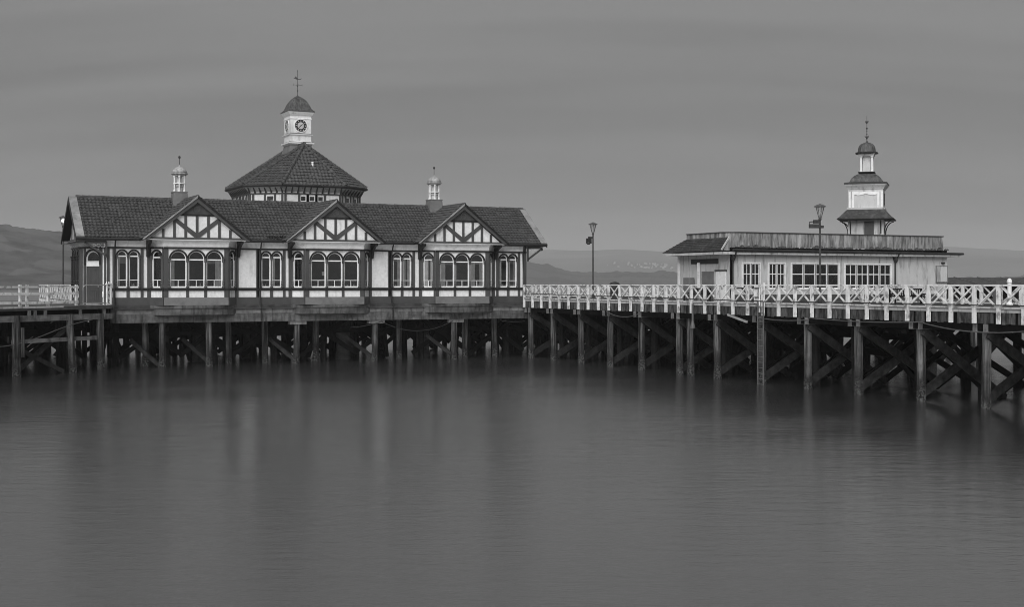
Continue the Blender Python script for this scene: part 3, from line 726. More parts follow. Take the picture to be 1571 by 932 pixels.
    for s in (1, -1):
        yy = lambda y: RIDGE_Y + s * (y - RIDGE_Y)
        mb = MB(); dn = Vector((0, s * (RIDGE_Z - EAVE_Z), -(RIDGE_Y - EAVE_Y))).normalized() * 0.1
        q = [Vector((VL + .05, yy(EAVE_Y), EAVE_Z)), Vector((VR - .05, yy(EAVE_Y), EAVE_Z)), Vector((VR - .05, RIDGE_Y, RIDGE_Z)), Vector((VL + .05, RIDGE_Y, RIDGE_Z))]
        mb.add(q + [p + dn for p in q], [(0, 1, 2, 3), (7, 6, 5, 4), (0, 4, 5, 1), (1, 5, 6, 2), (2, 6, 7, 3), (3, 7, 4, 0)]); mb.build('roof_slope', 'dark_timber_paint', t)
        if s > 0: tile_slope((VL + .56, EAVE_Y - .05, EAVE_Z - .02), (1, 0, 0), sv, VR - VL - 1.1, D + .05, 'roof_tiles', t)
        else: tile_slope((VR - .56, yy(EAVE_Y), EAVE_Z), (-1, 0, 0), (0, -sv.y, sv.z), VR - VL - 1.1, D, 'roof_tiles', t, cw=0.6, ch=0.7)
        for x0, x1 in ((VL, VL + .55), (VR - .55, VR)):
            up = Vector((0, -s * sv.z, sv.y)).normalized() * 0.11
            a = Vector((0, yy(EAVE_Y - .04), EAVE_Z - .03)); b = Vector((0, RIDGE_Y, RIDGE_Z)); X0, X1 = Vector((x0, 0, 0)), Vector((x1, 0, 0))
            # two boards butted halfway up
            for (f0, f1) in ((0, .56), (.563, 1.0)):
                p, r_ = a.lerp(b, f0), a.lerp(b, f1)
                mb = MB(); mb.add([p + X0, p + X1, r_ + X1, r_ + X0, p + X0 + up, p + X1 + up, r_ + X1 + up, r_ + X0 + up], [(0, 3, 2, 1), (4, 5, 6, 7), (0, 1, 5, 4), (1, 2, 6, 5), (2, 3, 7, 6), (3, 0, 4, 7)]); mb.build('verge_board', 'lead', t)
            # hanging barge board below the verge
            xo = x0 if x0 < -10 else x1
            mb = MB(); mb.add([(xo - .03, a.y, a.z + .02), (xo + .03, a.y, a.z + .02), (xo + .03, b.y, b.z + .02), (xo - .03, b.y, b.z + .02), (xo - .03, a.y, a.z - .3), (xo + .03, a.y, a.z - .3), (xo + .03, b.y, b.z - .34), (xo - .03, b.y, b.z - .34)], [(0, 3, 2, 1), (4, 5, 6, 7), (0, 1, 5, 4), (1, 2, 6, 5), (2, 3, 7, 6), (3, 0, 4, 7)]); mb.build('barge_board', 'dark_timber_paint', t)
    # ridge caps
    mb = MB(); mb.tube([(0, 0, 0), (0.45, 0, 0.0)], [0.15, 0.13], 8); capm = mb.mesh('ridge_tile'); capm.materials.append(MATS['roof_tile'])
    x = VL + .5
    while x < VR - .6: link('ridge_tile', capm, None, t, (x, RIDGE_Y, RIDGE_Z + .04 + random.uniform(-.01, .015))); x += 0.45
    # end gables, boarded
    for x, s in ((XL - 1.55, -1), (XR + 1.2, 1)):
        mb = MB(); a, b, c_ = (x, EAVE_Y + .7, 9.3), (x, 2 * RIDGE_Y - EAVE_Y - .7, 9.3), (x, RIDGE_Y, RIDGE_Z - .15); e = Vector((-s * .12, 0, 0))
        P = [Vector(a), Vector(b), Vector(c_)]; mb.add(P + [p + e for p in P], [(0, 1, 2), (5, 4, 3), (0, 3, 4, 1), (1, 4, 5, 2), (2, 5, 3, 0)]); g = mb.build('end_gable', 'weathered_white', t)
        y = EAVE_Y + 1.2
        while y < 2 * RIDGE_Y - EAVE_Y - 1.0:
            h = (RIDGE_Z - .2 - abs(y - RIDGE_Y) * .7) - 9.35
            if h > .2: MB().box(x + s * .001 - .03 * (s < 0), x + .03 * (s > 0), y - .07, y + .07, 9.35, 9.35 + h).build('gable_post', 'timber_paint', g)
            y += .75
        MB().box(x - .1, x + .1, EAVE_Y + .3, 2 * RIDGE_Y - EAVE_Y - .3, 9.12, 9.32).build('tie_beam', 'timber_paint', g)
    MB().box(VL + .1, XL + .02, EAVE_Y + .4, 2 * RIDGE_Y - EAVE_Y - .3, 9.06, 9.115).build('soffit', 'grey_paint', t)
    MB().box(XR + .02, VR - .1, EAVE_Y + .4, 2 * RIDGE_Y - EAVE_Y - .3, 9.06, 9.115).build('soffit', 'grey_paint', t)
    # rear wall, floor, far end wall, inner partitions
    MB().box(XL, XR, 7.2, 7.4, DECK, 9.2).build('rear_wall', 'weathered_white', t)
    MB().box(XR - .2, XR, 0.56, 7.19, DECK, 9.2).build('end_wall', 'white_plaster', t)
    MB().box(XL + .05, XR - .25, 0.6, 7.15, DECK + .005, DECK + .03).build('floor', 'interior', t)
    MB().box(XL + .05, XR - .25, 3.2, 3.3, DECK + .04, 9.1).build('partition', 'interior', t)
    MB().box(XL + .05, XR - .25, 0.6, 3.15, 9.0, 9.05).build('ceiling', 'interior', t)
    MB(F).box(XR - .26, XR - .0, .002, .07, Z['p0'], Z['f1']).build('timber_post', 'timber_paint', t)
    # canted porch at the near end: chamfer with the arched door, then the row of slim windows
    A, B = Vector((XL, 0.32, 0)), Vector((-34.85, 1.9, 0)); chl = (B - A).length
    fc = Fr((B.x, B.y, 0), math.atan2(A.y - B.y, A.x - B.x))
    dc = chl * 0.50; dw = 1.16
    MB(fc).plate(rect(0, chl, 4.55, 9.1), [arch(dc, dw, 4.6, 8.42)], 0, -.2).build('wall', 'white_plaster', t)
    door = MB(fc).plate(rect(dc - dw / 2 + .01, dc + dw / 2 - .01, 4.62, 7.3), (), -.08, -.14).build('door', 'timber_paint', t)
    for z0, z1 in ((4.8, 5.65), (5.8, 7.1)):
        MB(fc).plate(rect(dc - .38, dc + .38, z0, z1), [rect(dc - .31, dc + .31, z0 + .07, z1 - .07)], -.05, -.08).build('door_panel', 'timber_paint', door)
    for k in range(4): MB(fc).box(dc - .25 + k * .16, dc - .22 + k * .16, -.08, -.06, 4.9, 5.55).build('door_slat', 'timber_paint', door)
    MB(fc).lathe((dc + .42, -.05, 5.85), [(.03, -.05), (.045, 0), (.03, .05)], 8).build('door_knob', 'galvanised', door)
    MB(fc).box(dc - dw / 2, dc + dw / 2, -.10, -.02, 7.31, 7.62).build('transom_board', 'white_paint', t)
    fan = MB(fc).plate(arch(dc, dw - .02, 7.63, 8.4), [arch(dc, dw - .16, 7.68, 8.33)], -.03, -.1).build('fanlight', 'white_paint', t)
    MB(fc).plate(arch(dc, dw - .14, 7.66, 8.34), (), -.06, -.07).build('pane', 'window_glass', fan)
    o = arch(dc, dw + .26, 7.4, 8.42 + .13, 12); i = arch(dc, dw, 7.4, 8.42, 12)
    MB(fc).plate(o + i[::-1], (), .085, -.03).build('hood_mould', 'dark_timber_paint', fan)
    for a, b in ((0, .24), (dc - dw / 2 - .2, dc - dw / 2), (dc + dw / 2, dc + dw / 2 + .24), (chl - .12, chl)): MB(fc).box(a, b, .002, .06, 4.6, 8.58).build('timber_post', 'timber_paint', t)
    MB(fc).box(-.05, chl, .062, .13, 8.58, 8.7).build('head_rail', 'dark_timber_paint', t)
    MB(fc).box(chl - .42, chl - .13, .002, .05, 5.1, 5.5).build('white_panel', 'white_paint', t)
    fl = Fr((B.x, 5.7, 0), -math.pi / 2); L = 3.8
    MB(fl).plate(rect(0, L, 4.55, 9.1), [arch(u, .9, 5.77, 8.42) for u in (.65, 1.9, 3.15)], 0, -.2).build('wall', 'white_plaster', t)
    for u in (.65, 1.9, 3.15): arched_light(t, fl, u, .88, 5.775, 8.41, 0)
    for u in (.06, 1.28, 2.52, 3.72): MB(fl).box(u - .09, u + .09, .002, .07, 4.6, 8.58).build('timber_post', 'timber_paint', t)
    for u in (.15, 1.16, 1.4, 2.4, 2.64, 3.62): colonnette(t, fl, u, .08, 5.77, 8.1, 'dark_timber_paint')
    MB(fl).box(-.05, L + .05, .062, .13, 8.58, 8.7).build('head_rail', 'dark_timber_paint', t)
    MB(fl).box(0, L, -.003, .085, 4.5, 5.06).build('plinth_board', 'timber_paint', t)
    MB(fl).box(0, L, .005, .10, 5.57, 5.73).build('sill_rail', 'dark_timber_paint', t)
    vs = []; fs = []; st = [(0.0, 8.7), (.04, 8.78), (.14, 8.92), (.3, 9.03)]
    for e, z in st: vs += [(A.x + .05 - e * .2, A.y - e * .9, z), (B.x - e, B.y - e * .45, z), (B.x - e, 5.7 + e * .4, z)]
    for i in range(3):
        for k in range(2): fs.append((i * 3 + k, i * 3 + k + 1, i * 3 + k + 4, i * 3 + k + 3))
    MB().add(vs, fs).build('cove', 'weathered_white', t)
    # fretted knee braces under the verges
    for x0, x1 in ((XL - .02, XL - 1.5), (XR + .02, XR + 1.35)):
        y = 0.02; 
        MB().beam((x0, y, 8.05), (x1, y, 8.98), .12, .14).build('knee_brace', 'timber_paint', t)
        MB().beam((x0, y, 9.0), (x1, y, 9.0), .12, .14).build('knee_brace', 'timber_paint', t)
        MB().beam((x0, y, 7.9), (x0, y, 9.05), .12, .12).build('knee_brace', 'timber_paint', t)
        for k in range(3):
            cx_, cz, r = x0 + (x1 - x0) * (.16 + .2 * k), 8.78 - (2 - k) * -.0 - .06 * (2 - k) * 0, .15 - .03 * k
            pts = [(cx_ + r * math.cos(a), y, cz + r * math.sin(a)) for a in [2 * math.pi * j / 10 for j in range(11)]]
            MB().tube(pts, .022, 5).build('fret_scroll', 'weathered_white', t)
    MB().lathe((XR + 1.3, .02, 8.78), [(.05, 0), (.1, .06), (.1, .14), (.04, .2)], 8).build('pendant', 'dark_timber_paint', t)
    # notice taped inside the middle bay
    MB(Fr((-18.26, -0.7, 0), 0)).box(.62, .98, -.12, -.115, 6.68, 6.98).build('paper_notice', 'white_paint', t)
    # cupola ventilators
    for (cx_, cy) in ((-27.42, 3.72), (-6.66, 3.72)):
        sk = MB().lathe((cx_, cy, 11.7), [(.98, 0), (.80, .55), (.74, 1.1), (.70, 1.2), (.76, 1.22), (.76, 1.3)], 4, math.pi / 4).build('cupola', 'lead' if False else 'grey_paint', t)
        z = 13.0
        for k in range(6):
            a = 2 * math.pi * k / 6 + .3
            MB().lathe((cx_ + .42 * math.cos(a), cy + .42 * math.sin(a), z), [(.085, 0), (.085, .1), (.05, .14), (.05, 1.05), (.08, 1.1), (.08, 1.2)], 8).build('cupola_column', 'white_paint', sk)
        MB().lathe((cx_, cy, z), [(.26, .0), (.24, .3), (.36, .42), (.36, .5), (.2, .55), (.2, 1.2)], 8).build('vent_core', 'weathered_white', sk)
        MB().lathe((cx_, cy, z + .58), [(.47, 0), (.47, .07)], 12).build('cupola_ring', 'white_paint', sk)
        MB().lathe((cx_, cy, z + 1.2), [(.5, 0), (.52, .06), (.64, .12), (.64, .2), (.58, .22)], 12).build('cupola_cornice', 'pale_dome', sk)
        MB().lathe((cx_, cy, z + 1.42), [(.58, 0), (.55, .14), (.47, .27), (.34, .38), (.18, .45), (.06, .5), (.03, .62)], 12).build('cupola_dome', 'pale_dome', sk, True)
        MB().lathe((cx_, cy, z + 1.98), [(.025, 0), (.02, .5), (.02, .52), (.075, .56), (.095, .63), (.075, .7), (.01, .75)], 8).build('finial', 'iron', sk)
    # bays also get soft floor-level sill clutter hidden; nothing more
    return t
hall()

def gutter_weed():
    rng = random.Random(8); m = MB()
    for k in range(46):
        x, y, z = rng.uniform(-21.6, -20.4), EAVE_Y - .05 + rng.uniform(-.1, .25), 9.3 + rng.uniform(0, .1)
        a, ln = rng.uniform(0, 6.3), rng.uniform(.25, .6); dx, dy = math.cos(a), math.sin(a); w = .05
        p = [(x, y, z), (x + dx * ln * .45 - dy * w, y + dy * ln * .45 + dx * w, z + ln * .55), (x + dx * ln, y + dy * ln, z + ln * rng.uniform(.3, .8)), (x + dx * ln * .45 + dy * w, y + dy * ln * .45 - dx * w, z + ln * .5)]
        m.add(p, [(0, 1, 2, 3)])
    tag(m.build('weed_tuft', 'weed'), 'tuft of weeds growing in the hall gutter beside the middle gable', 'weeds')
gutter_weed()

# ------------------------------------------------------------------ clock pavilion
def clock_hall():
    cx_, Yf, Yb, ap = -15.0, 12.6, 17.4, 5.4
    t = thing('clock_hall', 'elongated octagonal hall with tiled hipped roof and white clock tower', 'building', (cx_, 14.8, DECK))
    def octo(a):
        k = a * 0.51; q = a * 0.574
        return [(cx_ - k, 15 - a), (cx_ + k, 15 - a), (cx_ + a, 15 - q), (cx_ + a, 15 + q), (cx_ + k, 15 + a), (cx_ - k, 15 + a), (cx_ - a, 15 + q), (cx_ - a, 15 - q)]
    we = octo(ap - .5); n = 8; ze, za = 14.3, 17.95
    for i in range(n):
        p, q = Vector((*we[i], 0)), Vector((*we[(i + 1) % n], 0)); L = (q - p).length
        f = Fr(p, math.atan2(q.y - p.y, q.x - p.x))
        if i == 0: wins = [(L * a_, L * b_) for a_, b_ in ((.28, .385), (.43, .535), (.58, .685))]
        elif i == 7: wins = [(L * .5, L * .72)]
        elif L > 5: wins = [(L * k - .3, L * k + .3) for k in (.2, .4, .6, .8)]
        else: wins = [(L / 2 - .85, L / 2 - .2), (L / 2 + .5, L / 2 + 1.0)]
        wins = [(a, b) for a, b in wins if b < L - .1]
        MB(f).plate(rect(0, L, DECK, 14.1), [rect(a, b, 12.96, 13.44) for a, b in wins], 0, -.2).build('wall', 'white_plaster', t)
        for a, b in wins:
            w = MB(f).plate(rect(a, b, 12.96, 13.44), [rect(a + .06, b - .06, 13.02, 13.38)], .02, -.06).build('window', 'white_paint', t)
            MB(f).box(a + .05, b - .05, -.03, -.02, 13.0, 13.4).build('pane', 'window_glass', w)
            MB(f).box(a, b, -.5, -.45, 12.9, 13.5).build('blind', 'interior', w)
        us = [0.12, L - .12]
        for a, b in wins: us += [a - .1, b + .1]
        us += [L * .13] if i == 7 else []
        for u in us: MB(f).box(u - .09, u + .09, .002, .07, 12.4, 13.56).build('timber_post', 'timber_paint', t)
        MB(f).box(0, L, .002, .08, 13.56, 13.66).build('head_rail', 'timber_paint', t)
        # coved eaves with little ribs
        m = max(3, int(L / .5))
        for k in range(m + 1):
            u = .1 + (L - .2) * k / m
            MB(f).add([(u - .05, .01, 13.60), (u + .05, .01, 13.60), (u + .05, .01, 13.76), (u - .05, .01, 13.76), (u - .05, .12, 13.64), (u + .05, .12, 13.64), (u - .05, .43, 14.14), (u + .05, .43, 14.14)],
                      [(0, 4, 5, 1), (4, 6, 7, 5), (3, 2, 7, 6), (0, 3, 6, 4), (1, 5, 7, 2), (0, 1, 2, 3)]).build('eaves_rib', 'timber_paint', t)
    e = octo(ap)
    apexf, apexb = Vector((cx_, Yf, za)), Vector((cx_, Yb, za))
    # soffit and gutter ring
    for i in range(n):
        p, q = e[i], e[(i + 1) % n]; a, b = we[i], we[(i + 1) % n]
        MB().add([(p[0], p[1], 14.22), (q[0], q[1], 14.22), (b[0], b[1], 13.74), (a[0], a[1], 13.74), (p[0], p[1], 14.26), (q[0], q[1], 14.26), (b[0], b[1], 13.80), (a[0], a[1], 13.80)], [(0, 3, 2, 1), (4, 5, 6, 7), (0, 1, 5, 4), (1, 2, 6, 5), (2, 3, 7, 6), (3, 0, 4, 7)]).build('soffit', 'weathered_white', t)
        MB().tube([(p[0], p[1], 14.26), (q[0], q[1], 14.26)], .12, 8).build('gutter', 'iron', t)
        top = [apexf, apexf, None, apexb, apexb, apexb, None, apexf]
        P, Q = Vector((*p, ze)), Vector((*q, ze))
        apx = {0: (apexf,), 1: (apexf,), 2: (apexb, apexf), 3: (apexb,), 4: (apexb,), 5: (apexb,), 6: (apexf, apexb), 7: (apexf,)}[i]
        poly = [P, Q] + list(apx)
        MB().add(poly, [tuple(range(len(poly)))]).build('roof_slope', 'dark_timber_paint', t)
        u = (Q - P).normalized(); L = (Q - P).length
        def loc(V): w = V - P; a_ = w.dot(u); return a_, (w - u * a_).length, (w - u * a_)
        la = [loc(V) for V in apx]; D = la[0][1]; v = la[0][2]
        aL = min(x[0] for x in la); aR = max(x[0] for x in la)
        tile_slope(P, u, v, L, D, 'roof_tiles', t, cw=.3, ch=.36, clip=lambda b_, aL=aL, aR=aR, L=L, D=D: (aL * b_ / D, L + (aR - L) * b_ / D))
    # hip caps
    mb = MB(); mb.tube([(0, 0, 0), (0.42, 0, 0)], [.17, .13], 8); capm = mb.mesh('hip_tile'); capm.materials.append(MATS['roof_tile'])
    tgt = [apexf, apexf, apexf, apexb, apexb, apexb, apexb, apexf]
    for i in range(n):
        P = Vector((*e[i], ze + .08)); Q = tgt[i] + Vector((0, 0, .1)); L = (Q - P).length; k = 0.0
        rot = (Q - P).to_track_quat('X', 'Z').to_euler()
        while k < L - .2:
            o = link('hip_tile', capm, None, t, P + (Q - P).normalized() * k); o.rotation_euler = rot; k += .42
    k = 0
    while k < Yb - Yf:
        o = link('hip_tile', capm, None, t, (cx_, Yf + k, za + .1)); o.rotation_euler = (0, 0, math.pi / 2); k += .42
    # small white vent pipe on the front slope
    MB().lathe((-14.75, 11.0, 15.95), [(.09, 0), (.09, .34), (.12, .36), (.12, .42), (.04, .45)], 8).build('vent_pipe', 'white_paint', t)
    # clock tower
    tx, ty, hw = -14.85, 15.0, .93
    def sq(h, z0, z1, h2=None):
        h2 = h if h2 is None else h2
        mb = MB(); mb.lathe((tx, ty, 0), [(h * 1.4142, z0), (h2 * 1.4142, z1)], 4, math.pi / 4); return mb
    tw = sq(hw, 18.3, 20.72).build('clock_tower', 'white_plaster', t)
    sq(1.38, 16.4, 18.1, .95).build('tower_skirt', 'grey_paint', tw)
    mb = MB(); mb.lathe((tx, ty, 0), [(x * 1.4142, z) for x, z in ((.97, 18.1), (1.14, 18.22), (1.16, 18.34), (1.03, 18.40), (.94, 18.46))], 4, math.pi / 4); mb.build('cornice', 'white_paint', tw)
    sq(1.165, 18.342, 18.40, 1.06).build('flashing', 'dark_timber_paint', tw)
    mb = MB(); mb.lathe((tx, ty, 0), [(x * 1.4142, z) for x, z in ((.94, 18.92), (1.05, 19.0), (1.07, 19.08), (.94, 19.14))], 4, math.pi / 4); mb.build('cornice', 'white_paint', tw)
    sq(1.075, 19.082, 19.14, .97).build('flashing', 'dark_timber_paint', tw)
    mb = MB(); mb.lathe((tx, ty, 0), [(x * 1.4142, z) for x, z in ((.94, 20.36), (.975, 20.38), (.975, 20.44), (.95, 20.48))], 4, math.pi / 4); mb.build('moulding', 'white_paint', tw)
    mb = MB(); mb.lathe((tx, ty, 0), [(x * 1.4142, z) for x, z in ((.95, 20.66), (1.02, 20.74), (1.12, 20.9), (1.16, 20.99), (1.05, 21.0))], 4, math.pi / 4); mb.build('cornice', 'white_paint', tw)
    prof = [(1.2, 21.0), (1.2, 21.06), (1.08, 21.16), (.97, 21.3), (.92, 21.5), (.84, 21.75), (.71, 22.0), (.52, 22.2), (.3, 22.36), (.12, 22.45), (.05, 22.52), (.02, 22.6)]
    mb = MB(); mb.lathe((tx, ty, 0), [(x * 1.4142 * (1 - .12 * min(1, max(0, (z - 21.2) / .8))), z) for x, z in prof], 4, math.pi / 4); dome = mb.build('dome', 'dome_copper', tw)
    # standing seams on the dome
    for sx, sy in ((0, -1), (-1, 0), (1, 0), (0, 1)):
        for f in (-.75, -.45, -.15, .15, .45, .75):
            pts = []
            for x, z in prof[1:-2]:
                k = x * (1 - .12 * min(1, max(0, (z - 21.2) / .8)))
                pts.append((tx + (sx * k if sx else f * k), ty + (sy * k if sy else f * k), z))
            MB().tube(pts, .022, 4).build('seam', 'dome_copper', tw)
    # clock faces: black chapter ring with white numeral blocks, white centre, hands at twenty to two
    for ang in (0.0, -math.pi / 2):
        f = Fr((tx, ty - hw, 19.8), 0.0) if ang == 0.0 else Fr((tx - hw, ty, 19.8), -math.pi / 2)
        cir = lambda r, m_=24: [(r * math.cos(2 * math.pi * k / m_), r * math.sin(2 * math.pi * k / m_)) for k in range(m_)]
        MB(f).plate(cir(.60), [cir(.53)], .05, .0).build('clock_surround', 'white_paint', tw)
        cf = MB(f).plate(cir(.53), (), .035, .002).build('clock_face', 'clock_black', tw) if False else MB(f).plate(cir(.53), [cir(.30)], .035, .002).build('clock_dial', 'clock_black', tw)
        MB(f).plate(cir(.30), (), .030, .002).build('clock_centre', 'weathered_white', tw)
        for k in range(12):
            a = 2 * math.pi * k / 12; ca, sa = math.cos(a), math.sin(a); r0, r1, w = .38, .46, .026
            MB(f).plate([(r0 * ca - w * sa, r0 * sa + w * ca), (r0 * ca + w * sa, r0 * sa - w * ca), (r1 * ca + w * 1.2 * sa, r1 * sa - w * 1.2 * ca), (r1 * ca - w * 1.2 * sa, r1 * sa + w * 1.2 * ca)], (), .042, .036).build('numeral', 'white_paint', tw)
        for a, L, w in ((R(228), .40, .035), (R(38), .26, .04)):
            ca, sa = math.cos(a), math.sin(a)
            MB(f).plate([(-.06 * ca - w * sa, -.06 * sa + w * ca), (-.06 * ca + w * sa, -.06 * sa - w * ca), (L * ca + .01 * sa, L * sa - .01 * ca), (L * ca - .01 * sa, L * sa + .01 * ca)], (), .056, .046).build('clock_hand', 'clock_black', tw)
    # weather vane
    v = MB().lathe((tx, ty, 22.5), [(.03, 0), (.025, 1.2), (.02, 2.2)], 6).build('weather_vane', 'grey_iron', t)
    for z, r in ((22.95, .07), (23.35, .055), (24.7, .05)): MB().lathe((tx, ty, z), [(.015, -r), (r * .8, -r * .5), (r, 0), (r * .8, r * .5), (.015, r)], 8).build('ball', 'iron', v)
    for a in (0, math.pi / 2): MB().tube([(tx - .4 * math.cos(a), ty - .4 * math.sin(a), 23.45), (tx + .4 * math.cos(a), ty + .4 * math.sin(a), 23.45)], .016, 5).build('compass_arm', 'grey_iron', v)
    fv = Fr((tx, ty, 0), R(20))
    MB(fv).plate([(-.42, 24.0), (-.08, 23.93), (.3, 23.95), (.44, 24.12), (.26, 24.0), (.0, 24.0), (-.2, 24.2), (-.30, 24.08)], (), .012, -.012).build('arrow', 'grey_iron', v)
    for s in (-1, 1): 
        MB().tube([(tx + s * .4, ty - .02, 23.36), (tx + s * .4, ty - .02, 23.56)], .014, 4).build('compass_letter', 'iron', v)
clock_hall()

# ------------------------------------------------------------------ white tea room with turret
def tea_room():
    X0, X1, Y0, Y1 = 5.95, 26.2, -20.0, -13.3
    t = thing('tea_room', 'low white boarded pavilion with peeling parapet and stepped turret', 'building', (16, -15, DECK))
    F = Fr((0, Y0, 0), 0.0); wz0, wz1 = 5.72, 7.5
    groups = [(7.04, 8.5, 2), (9.3, 10.74, 2), (11.33, 15.66, 4), (16.22, 20.62, 4)]
    MB(F).plate(rect(X0, X1, DECK, 8.12), [rect(a, b, wz0, wz1) for a, b, _ in groups], 0, -.2).build('wall', 'weathered_white', t)
    rng = random.Random(21)
    for gi, (a, b, n) in enumerate(groups):
        MB(F).plate(rect(a - .08, b + .08, wz0 - .1, wz1 + .08), [rect(a, b, wz0, wz1)], .04, .001).build('window_surround', 'white_paint', t)
        step = (b - a) / n
        for k in range(n):
            u0, u1 = a + k * step + .03, a + (k + 1) * step - .03
            w = MB(F).plate(rect(u0, u1, wz0, wz1), [rect(u0 + .05, u1 - .05, wz0 + .06, wz1 - .05)], .0, -.07).build('window', 'white_paint', t)
            MB(F).box(u0 + .04, u1 - .04, -.05, -.04, wz0 + .04, wz1 - .04).build('pane', 'window_glass', w)
            zm = wz0 + (wz1 - wz0) * .58
            MB(F).box(u0 + .05, u1 - .05, -.065, -.012, zm - .035, zm + .035).build('glazing_bar', 'white_paint', w)
            if gi != 2: MB(F).box((u0 + u1) / 2 - .02, (u0 + u1) / 2 + .02, -.063, -.014, wz0 + .06, wz1 - .05).build('glazing_bar', 'white_paint', w)
            if rng.random() < .4:
                cu = u0 + rng.choice((.12, .5)) * (u1 - u0); MB(F).box(cu, cu + (u1 - u0) * .26, -.28, -.26, wz0, wz1 - .1).build('curtain', 'curtain', w)
        for k in range(n - 1):
            u = a + (k + 1) * step; MB(F).box(u - .03, u + .03, -.06, .02, wz0, wz1).build('mullion', 'grey_paint', t)
    MB(F).box(X0 - .02, X1, .002, .05, 4.78, 5.28).build('plinth_board', 'timber_paint', t)  # plinth kept dark, taking in the deck shadow at the wall foot
    # left side wall facing the gangway
    fl = Fr((X0, Y1, 0), -math.pi / 2); L = Y1 - Y0
    MB(fl).box(0.05, L, -.2, -.002, DECK, 8.12).build('wall', 'weathered_white', t)
    fp = lambda y: L - (y - Y0)
    d = MB(fl).box(fp(-19.45), fp(-20.0) - .02 - .0, .002, .05, DECK + .02, 6.95) if False else None
    door = MB(fl).box(fp(-18.35), fp(-19.55), .0, .06, DECK + .02, 6.95).build('door', 'white_paint', t)
    MB(fl).box(fp(-18.25), fp(-19.65), .002, .10, 6.955, 7.05).build('door_head', 'timber_paint', t)
    MB(fl).lathe((fp(-19.4), .1, 5.9), [(.03, -.04), (.05, 0), (.03, .04)], 8).build('door_knob', 'iron', door)
    MB(fl).box(fp(-16.6), fp(-18.05), .0, .07, DECK + .02, 6.95).build('boarded_door', 'grey_paint', t)
    MB(fl).box(fp(-15.2), fp(-18.6), .0, .06, 7.5, 7.85).build('sign_board', 'iron', t)
    MB(fl).box(fp(-16.2), fp(-16.36), .05, .2, DECK, 7.6).build('porch_post', 'white_paint', t)
    MB(fl).box(fp(-15.0), fp(-15.7), .1, .6, DECK, 6.5).build('cupboard', 'grey_paint', t)
    MB().box(X0 - .05, X0 + .12, -13.62, -13.4, DECK, 8.1).build('porch_post', 'white_paint', t)
    # rear and right walls, floor, ceiling
    MB().box(X0 + .3, X1, Y1 - .2, Y1, DECK, 8.12).build('rear_wall', 'weathered_white', t)
    MB().box(X1 - .2, X1 + .0, Y0 + .21, Y1 - .21, DECK, 8.12).build('wall', 'weathered_white', t)
    MB().box(X0 + .35, X1 - .25, Y0 + .25, Y1 - .25, DECK + .003, DECK + .03).build('floor', 'interior', t)
    MB().box(X0 + .35, X1 - .25, Y0 + 3.6, Y0 + 3.7, DECK + .04, 8.05).build('partition', 'interior', t)
    # eaves: soffit board with flaking paint, gutter, mossy lip
    MB().box(X0 - .75, X1 + 1.05, Y0 - .42, Y1 + .7, 8.125, 8.30).build('eaves_board', 'weathered_white', t)
    MB().box(X0 + .2, X1 + 1.2, Y0 - .52, Y1, 8.305, 8.40).build('roof_edge', 'iron', t)
    MB().tube([(X0 - .1, Y0 - .5, 8.43), (X1 + 1.2, Y0 - .5, 8.36)], .085, 8).build('gutter', 'iron', t)
    MB().box(X0 + .1, X1, Y0 + .0, Y1, 8.405, 8.62).build('roof_deck', 'dark_wood', t)
    rngm = random.Random(2); m = MB()
    for k in range(150):
        x = rngm.uniform(X0 + .6, X1); r = rngm.uniform(.05, .16) * (1.6 if rngm.random() < .15 else 1)
        m.lathe((x, Y0 - .08 + rngm.uniform(-.1, .1), 8.6), [(r, 0), (r * .8, r * .6), (r * .3, r)], 5)
    tag(m.build('moss', 'weed', t), kind='stuff')
    for u in (6.12, 20.95):
        MB(F).tube([(u, .5, 8.3), (u, .42, 8.1), (u, .1, 7.85), (u, .09, 4.8)], .06, 8).build('downpipe', 'iron', t)
        MB(F).lathe((u, .14, 7.62), [(.07, 0), (.14, .12), (.2, .3), (.2, .42)], 8).build('hopper', 'iron', t)
    # parapet: upright boards, curved at the near corner
    path = []
    x = X1 - .05
    while x > X0 + 1.2: path.append((x, Y0 + .32)); x -= .28
    c = (X0 + 1.2, Y0 + 1.42); 
    for k in range(1, 7): a = -math.pi / 2 - k * math.pi / 2 / 7; path.append((c[0] + 1.1 * math.cos(a), c[1] + 1.1 * math.sin(a)))
    y = Y0 + 1.42
    while y < -14.2: path.append((X0 + .1, y)); y += .28
    for (a, b) in zip(path, path[1:]):
        f = Fr((b[0], b[1], 0), math.atan2(a[1] - b[1], a[0] - b[0])); L_ = math.hypot(a[0] - b[0], a[1] - b[1])
        MB(f).box(.006, L_ - .006, -.04 + rng.uniform(-.012, .012), .0, 8.625 + rng.uniform(0, .05), 9.68).build('board', 'peeling_board', t)
        MB(f).box(-.01, L_ + .01, -.1, .06, 9.685, 9.75).build('coping', 'timber_paint', t)
    # slated lean-to roof over the porch side, hipped at its far end
    a0, a1 = Vector((X0 - .78, Y0 - .05, 8.36)), Vector((X0 - .78, -12.5, 8.36)); b0, b1 = Vector((X0 + .08, Y0 + .95, 9.32)), Vector((X0 + .08, -14.4, 9.32))
    b0 = Vector((X0 + .12, Y0 + .25, 9.32))
    MB().add([a0, a1, b1, b0], [(0, 1, 2, 3)]).build('roof_slope', 'slate', t)
    MB().add([a1, Vector((X1 - 8, -12.5, 8.36)), Vector((X1 - 10, -14.4, 9.32)), b1], [(0, 1, 2, 3)]).build('roof_slope', 'slate', t)
    rows = 7; vs = a1 - a0
